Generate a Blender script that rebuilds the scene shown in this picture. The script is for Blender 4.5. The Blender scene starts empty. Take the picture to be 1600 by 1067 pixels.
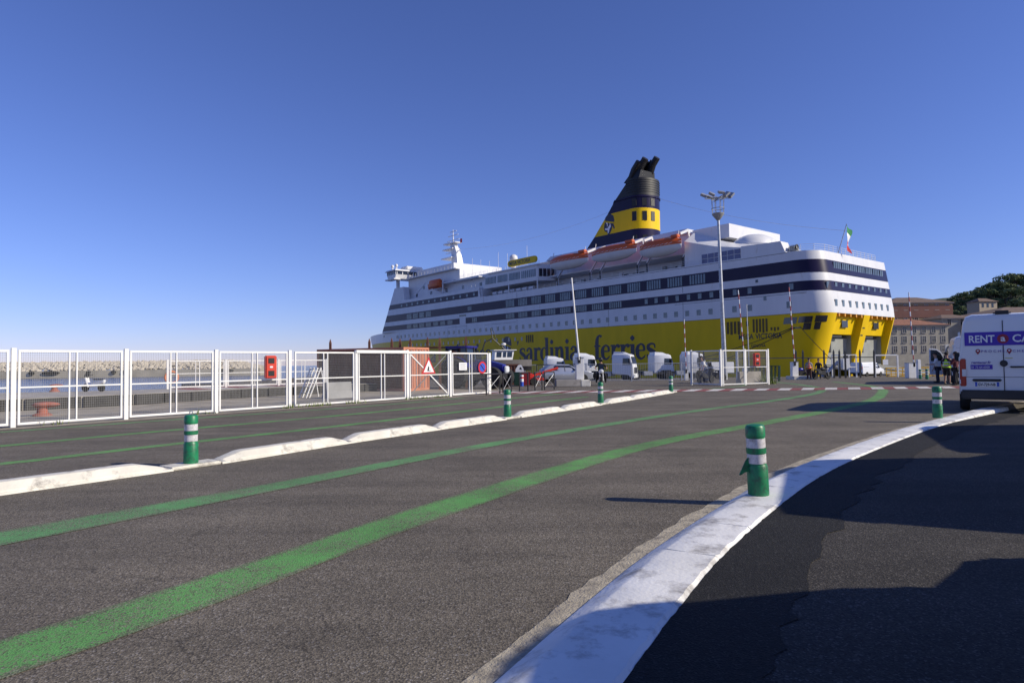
import bpy, bmesh, math, random
from mathutils import Vector, Matrix
random.seed(7)
R = math.radians
scene = bpy.context.scene
COL = scene.collection
# ---------------------------------------------------------------- camera
CAM_H = 1.55
FPX, PITCH, ROLL = 1000.0, math.atan(33 / 1000.0), R(0.7)
_F = Vector((0, math.cos(PITCH), math.sin(PITCH)))
_U0 = Vector((0, -math.sin(PITCH), math.cos(PITCH)))
_R0 = Vector((1, 0, 0))
_Rv = math.cos(ROLL) * _R0 - math.sin(ROLL) * _U0
_Uv = math.sin(ROLL) * _R0 + math.cos(ROLL) * _U0
cam_d = bpy.data.cameras.new("camera")
cam = bpy.data.objects.new("camera", cam_d)
COL.objects.link(cam)
m = Matrix((_Rv, _Uv, -_F)).transposed().to_4x4()
m.translation = (0, 0, CAM_H)
cam.matrix_world = m
cam_d.sensor_width = 36
cam_d.lens = 36 * FPX / 1600
cam_d.clip_start = 0.1
cam_d.clip_end = 6000
scene.camera = cam
# ---------------------------------------------------------------- light
SUN_AZ, SUN_EL = R(104.8), R(29)          # azimuth clockwise from +Y
world = bpy.data.worlds.new("World")
scene.world = world
world.use_nodes = True
nt = world.node_tree
sky = nt.nodes.new("ShaderNodeTexSky")
sky.sky_type = 'NISHITA'
sky.sun_disc = False
sky.sun_elevation = SUN_EL
sky.sun_rotation = SUN_AZ
sky.air_density = 1.0
sky.dust_density = 0.0
sky.ozone_density = 5.0
sky.altitude = 0
bg = nt.nodes["Background"]
bg.inputs[1].default_value = 0.1
wb = nt.nodes.new("ShaderNodeMixRGB"); wb.blend_type = 'MULTIPLY'; wb.inputs[0].default_value = 1.0
wb.inputs[2].default_value = (0.92, 0.88, 1.34, 1)      # the camera's cool daylight balance, the same over the whole sky
nt.links.new(sky.outputs[0], wb.inputs[1]); nt.links.new(wb.outputs[0], bg.inputs[0])
sd = bpy.data.lights.new("sun", 'SUN')
sd.energy = 5.0
sd.angle = R(0.5)
sd.color = (1.0, 0.91, 0.73)
sun = bpy.data.objects.new("sun", sd)
COL.objects.link(sun)
SV = Vector((math.sin(SUN_AZ) * math.cos(SUN_EL), math.cos(SUN_AZ) * math.cos(SUN_EL), math.sin(SUN_EL)))
sun.rotation_euler = SV.to_track_quat('Z', 'Y').to_euler()
sun.location = SV * 300
scene.view_settings.view_transform = 'Standard'
scene.view_settings.look = 'None'
scene.view_settings.gamma = 1
scene.view_settings.use_curve_mapping = False
scene.view_settings.exposure = 0.0
scene.render.engine = 'CYCLES'
scene.render.resolution_x = 1024
scene.render.resolution_y = 682

# ---------------------------------------------------------------- survey helpers: a sight line met with the ground
def gz(Y):
    return 0.0 if Y < 45 else max(-(Y - 45) * 0.022, -2.0)
def ray(x, y):
    return _F + _Rv * (x - 800) / FPX - _Uv * (y - 533.5) / FPX
def at(x, y, z=0.0):
    d = ray(x, y); k = (z - CAM_H) / d.z
    return Vector((d.x * k, d.y * k, z))
def G(x, y):
    z = 0.0
    for i in range(50):
        p = at(x, y, z); z = 0.5 * z + 0.5 * gz(p.y)
    return Vector((p.x, p.y, gz(p.y)))
def atY(x, y, Y):
    d = ray(x, y); k = Y / d.y
    return Vector((d.x * k, Y, CAM_H + d.z * k))

# ---------------------------------------------------------------- materials
MATS = {}
def _nodes(name):
    mt = bpy.data.materials.new(name); mt.use_nodes = True
    t = mt.node_tree; b = t.nodes["Principled BSDF"]
    return mt, t, b
def mat(name, col, rough=0.6, metal=0.0, var=0.12, scale=2.0, bump=0.0, bscale=30.0, spec=0.5, stretch=None, col2=None, c2amt=0.0, c2scale=1.0, emit=0, trans=0):
    if name in MATS: return MATS[name]
    mt, t, b = _nodes(name)
    N = t.nodes; L = t.links
    tc = N.new("ShaderNodeTexCoord")
    vec = tc.outputs["Object"]
    if stretch:
        mp = N.new("ShaderNodeMapping"); mp.inputs["Scale"].default_value = stretch
        L.new(vec, mp.inputs[0]); vec = mp.outputs[0]
    n = N.new("ShaderNodeTexNoise"); n.inputs["Scale"].default_value = scale; n.inputs["Detail"].default_value = 5
    L.new(vec, n.inputs["Vector"])
    mr = N.new("ShaderNodeMapRange")
    mr.inputs["From Min"].default_value = 0.3; mr.inputs["From Max"].default_value = 0.7
    mr.inputs["To Min"].default_value = 1 - var; mr.inputs["To Max"].default_value = 1 + var
    L.new(n.outputs["Fac"], mr.inputs["Value"])
    vm = N.new("ShaderNodeVectorMath"); vm.operation = 'SCALE'
    vm.inputs[0].default_value = col[:3]
    L.new(mr.outputs[0], vm.inputs["Scale"])
    out = vm.outputs[0]
    if col2:
        n2 = N.new("ShaderNodeTexNoise"); n2.inputs["Scale"].default_value = c2scale; n2.inputs["Detail"].default_value = 8
        n2.inputs["Roughness"].default_value = 0.7
        L.new(vec, n2.inputs["Vector"])
        m2 = N.new("ShaderNodeMapRange"); m2.inputs["From Min"].default_value = 0.62 - 0.25 * c2amt; m2.inputs["From Max"].default_value = 0.78 - 0.2 * c2amt
        L.new(n2.outputs["Fac"], m2.inputs["Value"])
        mx = N.new("ShaderNodeMixRGB"); mx.inputs[2].default_value = (*col2, 1)
        L.new(m2.outputs[0], mx.inputs[0]); L.new(out, mx.inputs[1]); out = mx.outputs[0]
    L.new(out, b.inputs["Base Color"])
    b.inputs["Roughness"].default_value = rough
    b.inputs["Metallic"].default_value = metal
    b.inputs["Specular IOR Level"].default_value = spec
    if trans: b.inputs["Transmission Weight"].default_value = trans
    if bump:
        nb = N.new("ShaderNodeTexNoise"); nb.inputs["Scale"].default_value = bscale; nb.inputs["Detail"].default_value = 4
        L.new(vec, nb.inputs["Vector"])
        bp = N.new("ShaderNodeBump"); bp.inputs["Strength"].default_value = bump; bp.inputs["Distance"].default_value = 0.02
        L.new(nb.outputs["Fac"], bp.inputs["Height"]); L.new(bp.outputs[0], b.inputs["Normal"])
    MATS[name] = mt
    return mt
def asphalt(name, base, paint=None, wear=0.5, light=(0.27, 0.25, 0.23), edge=False):
    mt, t, b = _nodes(name); N = t.nodes; L = t.links
    tc = N.new("ShaderNodeTexCoord"); vec = tc.outputs["Object"]
    vo = N.new("ShaderNodeTexVoronoi"); vo.inputs["Scale"].default_value = 95
    L.new(vec, vo.inputs["Vector"])
    sep = N.new("ShaderNodeSeparateColor"); L.new(vo.outputs["Color"], sep.inputs[0])
    cr = N.new("ShaderNodeValToRGB")
    e = cr.color_ramp.elements
    e[0].position = 0.0; e[0].color = (base[0] * 0.42, base[1] * 0.42, base[2] * 0.44, 1)
    e[1].position = 1.0; e[1].color = (*light, 1)
    for p, k in ((0.3, 0.8), (0.62, 1.05), (0.9, 1.5)):
        x = e.new(p); x.color = (base[0] * k, base[1] * k, base[2] * k, 1)
    L.new(sep.outputs[0], cr.inputs[0])
    n1 = N.new("ShaderNodeTexNoise"); n1.inputs["Scale"].default_value = 0.55; n1.inputs["Detail"].default_value = 7; n1.inputs["Roughness"].default_value = 0.62
    L.new(vec, n1.inputs["Vector"])
    m1 = N.new("ShaderNodeMapRange"); m1.inputs["From Min"].default_value = 0.3; m1.inputs["From Max"].default_value = 0.7
    m1.inputs["To Min"].default_value = 0.76; m1.inputs["To Max"].default_value = 1.2
    L.new(n1.outputs["Fac"], m1.inputs["Value"])
    # oil and rubber spots
    n2 = N.new("ShaderNodeTexNoise"); n2.inputs["Scale"].default_value = 2.3; n2.inputs["Detail"].default_value = 6; n2.inputs["Roughness"].default_value = 0.7
    L.new(vec, n2.inputs["Vector"])
    m2 = N.new("ShaderNodeMapRange"); m2.inputs["From Min"].default_value = 0.63; m2.inputs["From Max"].default_value = 0.74
    m2.inputs["To Min"].default_value = 1.0; m2.inputs["To Max"].default_value = 0.45
    L.new(n2.outputs["Fac"], m2.inputs["Value"])
    rot = N.new("ShaderNodeMapping"); rot.inputs["Rotation"].default_value = (0, 0, R(-52)); rot.inputs["Scale"].default_value = (0.06, 1.0, 1.0)
    L.new(vec, rot.inputs[0])
    n4 = N.new("ShaderNodeTexNoise"); n4.inputs["Scale"].default_value = 1.5; n4.inputs["Detail"].default_value = 5; n4.inputs["Roughness"].default_value = 0.6
    L.new(rot.outputs[0], n4.inputs["Vector"])
    m4 = N.new("ShaderNodeMapRange"); m4.inputs["From Min"].default_value = 0.35; m4.inputs["From Max"].default_value = 0.65; m4.inputs["To Min"].default_value = 0.8; m4.inputs["To Max"].default_value = 1.12
    L.new(n4.outputs["Fac"], m4.inputs["Value"])
    # crack-like tar seams, only here and there
    vc = N.new("ShaderNodeTexVoronoi"); vc.feature = 'DISTANCE_TO_EDGE'; vc.inputs["Scale"].default_value = 0.32
    nw = N.new("ShaderNodeTexNoise"); nw.inputs["Scale"].default_value = 1.2; nw.inputs["Detail"].default_value = 4; L.new(vec, nw.inputs["Vector"])
    wv = N.new("ShaderNodeVectorMath"); wv.operation = 'ADD'; L.new(vec, wv.inputs[0]); L.new(nw.outputs["Color"], wv.inputs[1]); L.new(wv.outputs[0], vc.inputs["Vector"])
    mc = N.new("ShaderNodeMapRange"); mc.inputs["From Min"].default_value = 0.0; mc.inputs["From Max"].default_value = 0.004; mc.inputs["To Min"].default_value = 0.62; mc.inputs["To Max"].default_value = 1.0
    L.new(vc.outputs["Distance"], mc.inputs["Value"])
    mu0 = N.new("ShaderNodeMath"); mu0.operation = 'MULTIPLY'; L.new(m4.outputs[0], mu0.inputs[0]); L.new(mc.outputs[0], mu0.inputs[1])
    mu1 = N.new("ShaderNodeMath"); mu1.operation = 'MULTIPLY'; L.new(mu0.outputs[0], mu1.inputs[0]); L.new(m2.outputs[0], mu1.inputs[1])
    mu = N.new("ShaderNodeMath"); mu.operation = 'MULTIPLY'
    L.new(m1.outputs[0], mu.inputs[0]); L.new(mu1.outputs[0], mu.inputs[1])
    vm = N.new("ShaderNodeVectorMath"); vm.operation = 'SCALE'
    L.new(cr.outputs[0], vm.inputs[0]); L.new(mu.outputs[0], vm.inputs["Scale"])
    out = vm.outputs[0]
    if paint:
        n3 = N.new("ShaderNodeTexNoise"); n3.inputs["Scale"].default_value = 1.6; n3.inputs["Detail"].default_value = 9; n3.inputs["Roughness"].default_value = 0.75
        L.new(vec, n3.inputs["Vector"])
        ad = N.new("ShaderNodeMath"); ad.operation = 'MULTIPLY_ADD'
        ad.inputs[1].default_value = 0.42; L.new(sep.outputs[1], ad.inputs[0]); L.new(n3.outputs["Fac"], ad.inputs[2])
        m3 = N.new("ShaderNodeMapRange"); m3.inputs["From Min"].default_value = 0.95 - 0.42 * wear; m3.inputs["From Max"].default_value = 1.16 - 0.42 * wear
        m3.inputs["To Min"].default_value = 1.0; m3.inputs["To Max"].default_value = 0.18
        src = ad.outputs[0]
        if edge:       # paint is thinner and ragged towards the brushed edges, streaky along the line
            sx = N.new("ShaderNodeSeparateXYZ"); L.new(tc.outputs["UV"], sx.inputs[0])
            pp = N.new("ShaderNodeMath"); pp.operation = 'PINGPONG'; pp.inputs[1].default_value = 0.5; L.new(sx.outputs["X"], pp.inputs[0])
            me_ = N.new("ShaderNodeMapRange"); me_.inputs["From Min"].default_value = 0.0; me_.inputs["From Max"].default_value = 0.16; me_.inputs["To Min"].default_value = 0.34; me_.inputs["To Max"].default_value = 0.0
            L.new(pp.outputs[0], me_.inputs["Value"])
            a2 = N.new("ShaderNodeMath"); a2.operation = 'ADD'; L.new(src, a2.inputs[0]); L.new(me_.outputs[0], a2.inputs[1])
            a3 = N.new("ShaderNodeMath"); a3.operation = 'MULTIPLY_ADD'; a3.inputs[1].default_value = 0.5; L.new(n4.outputs["Fac"], a3.inputs[0]); L.new(a2.outputs[0], a3.inputs[2])
            a4 = N.new("ShaderNodeMath"); a4.operation = 'SUBTRACT'; a4.inputs[1].default_value = 0.25; L.new(a3.outputs[0], a4.inputs[0]); src = a4.outputs[0]
        L.new(src, m3.inputs["Value"])
        pv = N.new("ShaderNodeVectorMath"); pv.operation = 'SCALE'; pv.inputs[0].default_value = paint
        L.new(m1.outputs[0], pv.inputs["Scale"])
        mx = N.new("ShaderNodeMixRGB")
        L.new(m3.outputs[0], mx.inputs[0]); L.new(out, mx.inputs[1]); L.new(pv.outputs[0], mx.inputs[2])
        out = mx.outputs[0]
    L.new(out, b.inputs["Base Color"])
    b.inputs["Roughness"].default_value = 0.85
    b.inputs["Specular IOR Level"].default_value = 0.3
    bp = N.new("ShaderNodeBump"); bp.inputs["Strength"].default_value = 0.55; bp.inputs["Distance"].default_value = 0.006
    L.new(vo.outputs["Distance"], bp.inputs["Height"]); L.new(bp.outputs[0], b.inputs["Normal"])
    MATS[name] = mt
    return mt
M_ASPH = asphalt("asphalt", (0.148, 0.127, 0.097))
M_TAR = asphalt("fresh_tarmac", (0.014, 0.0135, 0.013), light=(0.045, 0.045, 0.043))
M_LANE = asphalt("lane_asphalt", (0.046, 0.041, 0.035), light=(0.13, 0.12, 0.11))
M_GREEN = asphalt("green_road_paint", (0.148, 0.127, 0.097), paint=(0.12, 0.33, 0.09), wear=0.72, edge=True)
M_GREENW = asphalt("worn_green_road_paint", (0.148, 0.127, 0.097), paint=(0.12, 0.31, 0.115), wear=0.72, edge=True)
M_RED = asphalt("red_road_paint", (0.12, 0.09, 0.085), paint=(0.3, 0.085, 0.085), wear=0.6)
M_WHITEP = asphalt("white_road_paint", (0.15, 0.14, 0.13), paint=(0.66, 0.62, 0.58), wear=0.45)
M_KERB = mat("white_kerb_paint", (0.8, 0.79, 0.76), 0.65, var=0.12, scale=1.3, bump=0.2, bscale=28, col2=(0.3, 0.28, 0.26), c2amt=0.42, c2scale=3.2)
M_SEPAR = mat("cream_kerb_paint", (0.68, 0.65, 0.57), 0.7, var=0.14, scale=2.0, bump=0.3, bscale=22, col2=(0.2, 0.18, 0.16), c2amt=0.4, c2scale=3.0)
M_MORTAR = mat("sandy_mortar", (0.4, 0.35, 0.26), 0.95, var=0.25, scale=9, bump=0.6, bscale=60, col2=(0.16, 0.14, 0.12), c2amt=0.5, c2scale=7)
M_CONC = mat("concrete", (0.36, 0.33, 0.29), 0.9, var=0.2, scale=1.1, bump=0.2, bscale=40, col2=(0.2, 0.18, 0.16), c2amt=0.4, c2scale=0.7)
M_CONCD = mat("dark_quay_stone", (0.045, 0.043, 0.042), 0.9, var=0.3, scale=3, bump=0.4, bscale=20)
M_APRON = mat("sandy_apron", (0.34, 0.3, 0.235), 0.95, var=0.22, scale=0.9, bump=0.25, bscale=45, col2=(0.2, 0.17, 0.14), c2amt=0.5, c2scale=0.6)
M_WHITE = mat("white_metal_paint", (0.78, 0.77, 0.74), 0.45, var=0.06, scale=3, col2=(0.5, 0.42, 0.34), c2amt=0.0, c2scale=6)
M_WIRE = mat("galvanised_wire", (0.3, 0.3, 0.3), 0.6, metal=0.2)
M_GALV = mat("galvanised_steel", (0.42, 0.43, 0.45), 0.45, metal=0.6, var=0.2, scale=4)
M_RUST = mat("rusty_steel", (0.13, 0.05, 0.03), 0.85, var=0.4, scale=5, bump=0.2, col2=(0.22, 0.1, 0.06), c2amt=0.6, c2scale=4)
M_BLACK = mat("black_plastic", (0.015, 0.015, 0.016), 0.5)
M_DKMETAL = mat("black_painted_steel", (0.02, 0.02, 0.022), 0.45)
M_RUBBER = mat("rubber", (0.018, 0.018, 0.018), 0.85)
M_GLASS = mat("dark_glass", (0.012, 0.016, 0.02), 0.06, spec=0.8, var=0.05)
M_BGREEN = mat("green_bollard_plastic", (0.008, 0.19, 0.075), 0.42, var=0.18, scale=9, col2=(0.03, 0.06, 0.045), c2amt=0.5, c2scale=11)
M_REFL = mat("reflective_band", (0.6, 0.58, 0.6), 0.4, var=0.15, scale=25, col2=(0.25, 0.23, 0.22), c2amt=0.4, c2scale=16)
M_REDBOX = mat("red_cabinet_paint", (0.62, 0.055, 0.028), 0.4, var=0.1)
M_LINE = mat("dark_seam", (0.03, 0.03, 0.035), 0.8)

# ---------------------------------------------------------------- mesh helpers
class MB:
    def __init__(s): s.v = []; s.f = []
    def add(s, vs, fs):
        o = len(s.v); s.v += [Vector(p) for p in vs]; s.f += [tuple(i + o for i in f) for f in fs]; return s
    def box(s, x0, x1, y0, y1, z0, z1):
        return s.add([(x0, y0, z0), (x1, y0, z0), (x1, y1, z0), (x0, y1, z0), (x0, y0, z1), (x1, y0, z1), (x1, y1, z1), (x0, y1, z1)],
                     [(3, 2, 1, 0), (4, 5, 6, 7), (0, 1, 5, 4), (1, 2, 6, 5), (2, 3, 7, 6), (3, 0, 4, 7)])
    def bar(s, a, b, w, h=None, up=(0, 0, 1)):
        a = Vector(a); b = Vector(b); h = h or w
        d = (b - a).normalized(); u = Vector(up)
        if abs(d.dot(u)) > 0.98: u = Vector((0, 1, 0))
        x = d.cross(u).normalized() * w / 2; y = x.cross(d).normalized() * h / 2
        vs = [a - x - y, a + x - y, a + x + y, a - x + y, b - x - y, b + x - y, b + x + y, b - x + y]
        return s.add(vs, [(3, 2, 1, 0), (4, 5, 6, 7), (0, 1, 5, 4), (1, 2, 6, 5), (2, 3, 7, 6), (3, 0, 4, 7)])
    def extr(s, poly, off):
        n = len(poly); p = [Vector(q) for q in poly]; o = Vector(off)
        return s.add(p + [q + o for q in p], [tuple(range(n))[::-1], tuple(range(n, 2 * n))] + [(i, (i + 1) % n, n + (i + 1) % n, n + i) for i in range(n)])
    def loft(s, rings, closed=True, cap0=True, cap1=True):
        n = len(rings[0]); fs = []
        vs = [p for r in rings for p in r]
        for k in range(len(rings) - 1):
            for i in range(n if closed else n - 1):
                j = (i + 1) % n
                fs.append((k * n + i, k * n + j, (k + 1) * n + j, (k + 1) * n + i))
        if cap0: fs.append(tuple(range(n))[::-1])
        if cap1: fs.append(tuple((len(rings) - 1) * n + i for i in range(n)))
        return s.add(vs, fs)
    def tube(s, path, r, n=8, cap=True):
        path = [Vector(p) for p in path]; rr = r if isinstance(r, (list, tuple)) else [r] * len(path)
        rings = []; pu = None
        for i, p in enumerate(path):
            d = (path[min(i + 1, len(path) - 1)] - path[max(i - 1, 0)]).normalized()
            if pu is None:
                pu = Vector((0, 0, 1)) if abs(d.z) < 0.95 else Vector((1, 0, 0))
            x = d.cross(pu).normalized(); y = x.cross(d).normalized(); pu = y
            rings.append([p + (x * math.cos(2 * math.pi * k / n) + y * math.sin(2 * math.pi * k / n)) * rr[i] for k in range(n)])
        return s.loft(rings, True, cap, cap)
    def lathe(s, c, prof, n=16, axis='z'):
        c = Vector(c); rings = []
        for r, h in prof:
            ring = []
            for k in range(n):
                a = 2 * math.pi * k / n
                if axis == 'z': ring.append(c + Vector((r * math.cos(a), r * math.sin(a), h)))
                else: ring.append(c + Vector((h, r * math.cos(a), r * math.sin(a))))
            rings.append(ring)
        return s.loft(rings)
    def ball(s, c, r, n=10, m=6):
        c = Vector(c); rx, ry, rz = r if isinstance(r, (list, tuple)) else (r, r, r)
        rings = []
        for j in range(m + 1):
            t = math.pi * (0.03 + 0.94 * j / m)
            rings.append([c + Vector((rx * math.sin(t) * math.cos(2 * math.pi * k / n), ry * math.sin(t) * math.sin(2 * math.pi * k / n), -rz * math.cos(t))) for k in range(n)])
        return s.loft(rings)
    def build(s, name, material, parent=None, smooth=True, loc=None, angle=35, bevel=0):
        me = bpy.data.meshes.new(name)
        bm = bmesh.new()
        vs = [bm.verts.new(p) for p in s.v]
        for f in s.f:
            try: bm.faces.new([vs[i] for i in f])
            except ValueError: pass
        bmesh.ops.remove_doubles(bm, verts=bm.verts, dist=1e-5)
        bmesh.ops.recalc_face_normals(bm, faces=bm.faces)
        if bevel:
            ed = [e for e in bm.edges if len(e.link_faces) == 2 and e.calc_face_angle(0) > 0.6]
            bmesh.ops.bevel(bm, geom=ed, offset=bevel, segments=2, affect='EDGES', clamp_overlap=True)
        bm.to_mesh(me); bm.free()
        if smooth:
            me.polygons.foreach_set("use_smooth", [True] * len(me.polygons))
            me.set_sharp_from_angle(angle=R(angle))
        me.materials.append(material)
        o = bpy.data.objects.new(name, me); COL.objects.link(o)
        if parent: o.parent = parent
        if loc is not None: o.location = loc
        return o
def tag(o, label, cat, group=None):
    o["label"] = label; o["category"] = cat
    if group: o["group"] = group
    return o
def thing(name, label, cat, loc=(0, 0, 0), rz=0, group=None):
    o = bpy.data.objects.new(name, None); COL.objects.link(o)
    o.empty_display_size = 0.3
    o.location = loc; o.rotation_euler = (0, 0, rz)
    return tag(o, label, cat, group)
def struct(o, kind="structure"):
    o["kind"] = kind; return o
def dup(root, loc, rz, label=None, group=None, scale=None):
    def cp(o, par):
        c = o.copy(); COL.objects.link(c)
        if par: c.parent = par
        for ch in list(o.children): cp(ch, c)
        return c
    r = cp(root, None); r.location = loc; r.rotation_euler = (0, 0, rz)
    if scale: r.scale = scale
    if label: r["label"] = label
    if group: r["group"] = group
    return r
def txt(name, body, size, material, parent, loc, rot, ext=0.004, align='LEFT', bold=0.0, sx=1.0):
    c = bpy.data.curves.new(name, 'FONT'); c.body = body; c.size = size; c.extrude = ext; c.align_x = align; c.offset = bold
    c.resolution_u = 3
    o = bpy.data.objects.new(name + "_tmp", c); COL.objects.link(o)
    dg = bpy.context.evaluated_depsgraph_get()
    me = bpy.data.meshes.new_from_object(o.evaluated_get(dg))
    bpy.data.objects.remove(o)
    me.materials.clear(); me.materials.append(material)
    q = bpy.data.objects.new(name, me); COL.objects.link(q)
    q.parent = parent; q.location = loc; q.rotation_euler = rot; q.scale = (sx, 1, 1)
    return q
def catmull(pts, n=8):
    out = []
    P = [pts[0]] + list(pts) + [pts[-1]]
    for i in range(1, len(P) - 2):
        for k in range(n):
            t = k / n
            out.append(tuple(0.5 * (2 * b + (c - a) * t + (2 * a - 5 * b + 4 * c - d) * t * t + (3 * b - a - 3 * c + d) * t ** 3)
                             for a, b, c, d in zip(P[i - 1], P[i], P[i + 1], P[i + 2])))
    out.append(tuple(pts[-1]))
    return out
def strip(left, right, z, name, material, zf=None, n=10):
    """flat painted sheet between two edge lines on the ground"""
    l = catmull([tuple(p) for p in left], n); r = catmull([tuple(p) for p in right], n)
    vs = []; fs = []
    for p, q in zip(l, r):
        for k in range(5):
            x = p[0] + (q[0] - p[0]) * k / 4; y = p[1] + (q[1] - p[1]) * k / 4
            vs.append((x, y, gz(y) + z))
    for i in range(len(l) - 1):
        for k in range(4): fs.append((5 * i + k, 5 * i + k + 1, 5 * i + k + 6, 5 * i + k + 5))
    me = bpy.data.meshes.new(name); me.from_pydata(vs, [], fs); me.update()
    uv = me.uv_layers.new(name="UVMap")
    for lp in me.loops: uv.data[lp.index].uv = ((lp.vertex_index % 5) / 4.0, (lp.vertex_index // 5) / 10.0)
    bm = bmesh.new(); bm.from_mesh(me); bmesh.ops.recalc_face_normals(bm, faces=bm.faces[:])
    if sum(f.normal.z for f in bm.faces) < 0: bmesh.ops.reverse_faces(bm, faces=bm.faces[:])
    bm.to_mesh(me); bm.free()
    me.materials.append(material)
    o = bpy.data.objects.new(name, me); COL.objects.link(o)
    return o
def offset_line(pts, d):
    out = []
    for i, p in enumerate(pts):
        a = pts[max(i - 1, 0)]; b = pts[min(i + 1, len(pts) - 1)]
        t = Vector((b[0] - a[0], b[1] - a[1])).normalized()
        out.append((p[0] + t.y * d, p[1] - t.x * d))
    return out

# ================================================================ GROUND
QFAR = [(-60, 16), (-23.4, 29.2), (-18.2, 31.2), (-16.3, 34.7), (-13.3, 37.8), (-9.5, 44)]     # water edge of the raised quay
SHIP_O = Vector((51.5, 105, 0)); SA = R(38.5)
D1 = Vector((-math.sin(SA), math.cos(SA), 0)); D2 = Vector((math.cos(SA), math.sin(SA), 0))
def S(s, t, z=0.0): return SHIP_O + D1 * s + D2 * t + Vector((0, 0, z))
def ground_sheet():
    q1 = S(178, -3); q2 = S(-1.2, -3); q3 = S(-1.2, 34)
    poly = [(-60, -25), (45, -25), (900, -25), (900, 900), (q3.x + 60, 900), (q3.x, q3.y), (q2.x, q2.y), (q1.x, q1.y), (-62, 120), (-22, 70)] + [(x, y) for x, y in QFAR[::-1]]
    bm = bmesh.new()
    bm.faces.new([bm.verts.new((x, y, 0)) for x, y in poly])
    for Y in (0, 45, 60, 80, 100, 120, 135.9):
        bmesh.ops.bisect_plane(bm, geom=bm.verts[:] + bm.edges[:] + bm.faces[:], plane_co=(0, Y, 0), plane_no=(0, 1, 0))
    bmesh.ops.triangulate(bm, faces=bm.faces[:])
    for v in bm.verts: v.co.z = gz(v.co.y)
    # quay wall down to the water
    be = [e for e in bm.edges if len(e.link_faces) == 1]
    r = bmesh.ops.extrude_edge_only(bm, edges=be)
    for v in [g for g in r["geom"] if isinstance(g, bmesh.types.BMVert)]: v.co.z = -5
    bmesh.ops.recalc_face_normals(bm, faces=bm.faces[:])
    me = bpy.data.meshes.new("ground"); bm.to_mesh(me); bm.free()
    me.materials.append(M_ASPH)
    o = bpy.data.objects.new("ground", me); COL.objects.link(o)
    return struct(o)
ground_sheet()
# water
mt, t, b = _nodes("sea_water"); N = t.nodes; L = t.links
b.inputs["Base Color"].default_value = (0.012, 0.04, 0.11, 1); b.inputs["Roughness"].default_value = 0.12
tc = N.new("ShaderNodeTexCoord"); n = N.new("ShaderNodeTexNoise"); n.inputs["Scale"].default_value = 0.9; n.inputs["Detail"].default_value = 6
mp = N.new("ShaderNodeMapping"); mp.inputs["Scale"].default_value = (0.5, 1.2, 1); L.new(tc.outputs["Object"], mp.inputs[0]); L.new(mp.outputs[0], n.inputs["Vector"])
bp = N.new("ShaderNodeBump"); bp.inputs["Strength"].default_value = 0.9; bp.inputs["Distance"].default_value = 0.5
L.new(n.outputs["Fac"], bp.inputs["Height"]); L.new(bp.outputs[0], b.inputs["Normal"])
M_SEA = mt
struct(MB().add([(-5000, -200, -2.9), (3000, -200, -2.9), (3000, 5500, -2.9), (-5000, 5500, -2.9)], [(0, 1, 2, 3)]).build("sea", M_SEA, smooth=False))

# painted lines
def long_line(top, bot, centre, w, material, z):
    left = [tuple(at(*p)[:2]) for p in top] + offset_line(centre, -w); right = [tuple(at(*p)[:2]) for p in bot] + offset_line(centre, w)
    return struct(strip(left, right, z, "green_lane_line", material))
long_line([(-240, 1062), (0, 1000), (400, 875), (700, 777)], [(-240, 1140), (0, 1062), (400, 920), (700, 806)], [(2.4, 11.75), (5.95, 15.5), (9.9, 19.7), (13.2, 23.6), (16.1, 28), (18.4, 32), (20.3, 37), (21.5, 43)], 0.24, M_GREEN, 0.004)
long_line([(-200, 866), (0, 830), (400, 759)], [(-200, 893), (0, 853), (400, 773)], [(-0.02, 12.8), (3.4, 17.1), (5.89, 20.0), (9.04, 23.3), (12.4, 27.2), (14.6, 30.4), (16.3, 34), (17.4, 39), (18, 44)], 0.215, M_GREENW, 0.005)
for pts, w, mm in (([(-11.5, 6.6), (-8.37, 10.49), (-7.0, 12.6), (-4.05, 16.82), (-0.3, 22.75), (3.27, 28.3)], 0.2, M_GREEN),
                   ([(-13.5, 8.9), (-10.3, 12.91), (-8.58, 15.4), (-4.83, 20.3), (-0.36, 27.4), (2.4, 31.4)], 0.2, M_GREEN),
                   ([(-15.5, 11.9), (-12.65, 15.6), (-10.21, 18.5), (-5.54, 23.6), (-2.2, 28.6)], 0.17, M_GREENW)):
    struct(strip(offset_line(pts, -w), offset_line(pts, w), 0.004, "green_lane_line", mm))
lc = [(10.4, 35.5), (13.0, 37), (15, 38), (17, 39)]
struct(strip(offset_line([(9.5, 33.0), (11.2, 35.2), (13.0, 37.2), (14.2, 39)], -0.14), offset_line([(9.5, 33.0), (11.2, 35.2), (13.0, 37.2), (14.2, 39)], 0.14), 0.007, "green_lane_line", M_GREENW))
# red and white crossing band
band = MB(); whites = []
x = -3.5
band.add([(-3.5, 31.9, 0.009), (27, 31.9, 0.009), (28.2, 34.2, 0.009), (-2.3, 34.2, 0.009)], [(0, 1, 2, 3)])
struct(band.build("red_crossing_band", M_RED, smooth=False))
while x < 26.3:
    wq = MB().add([(x, 31.95, 0.013), (x + 0.62, 31.95, 0.013), (x + 1.75, 34.15, 0.013), (x + 1.13, 34.15, 0.013)], [(0, 1, 2, 3)])
    struct(wq.build("white_crossing_block", M_WHITEP, smooth=False))
    x += 1.19

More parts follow.
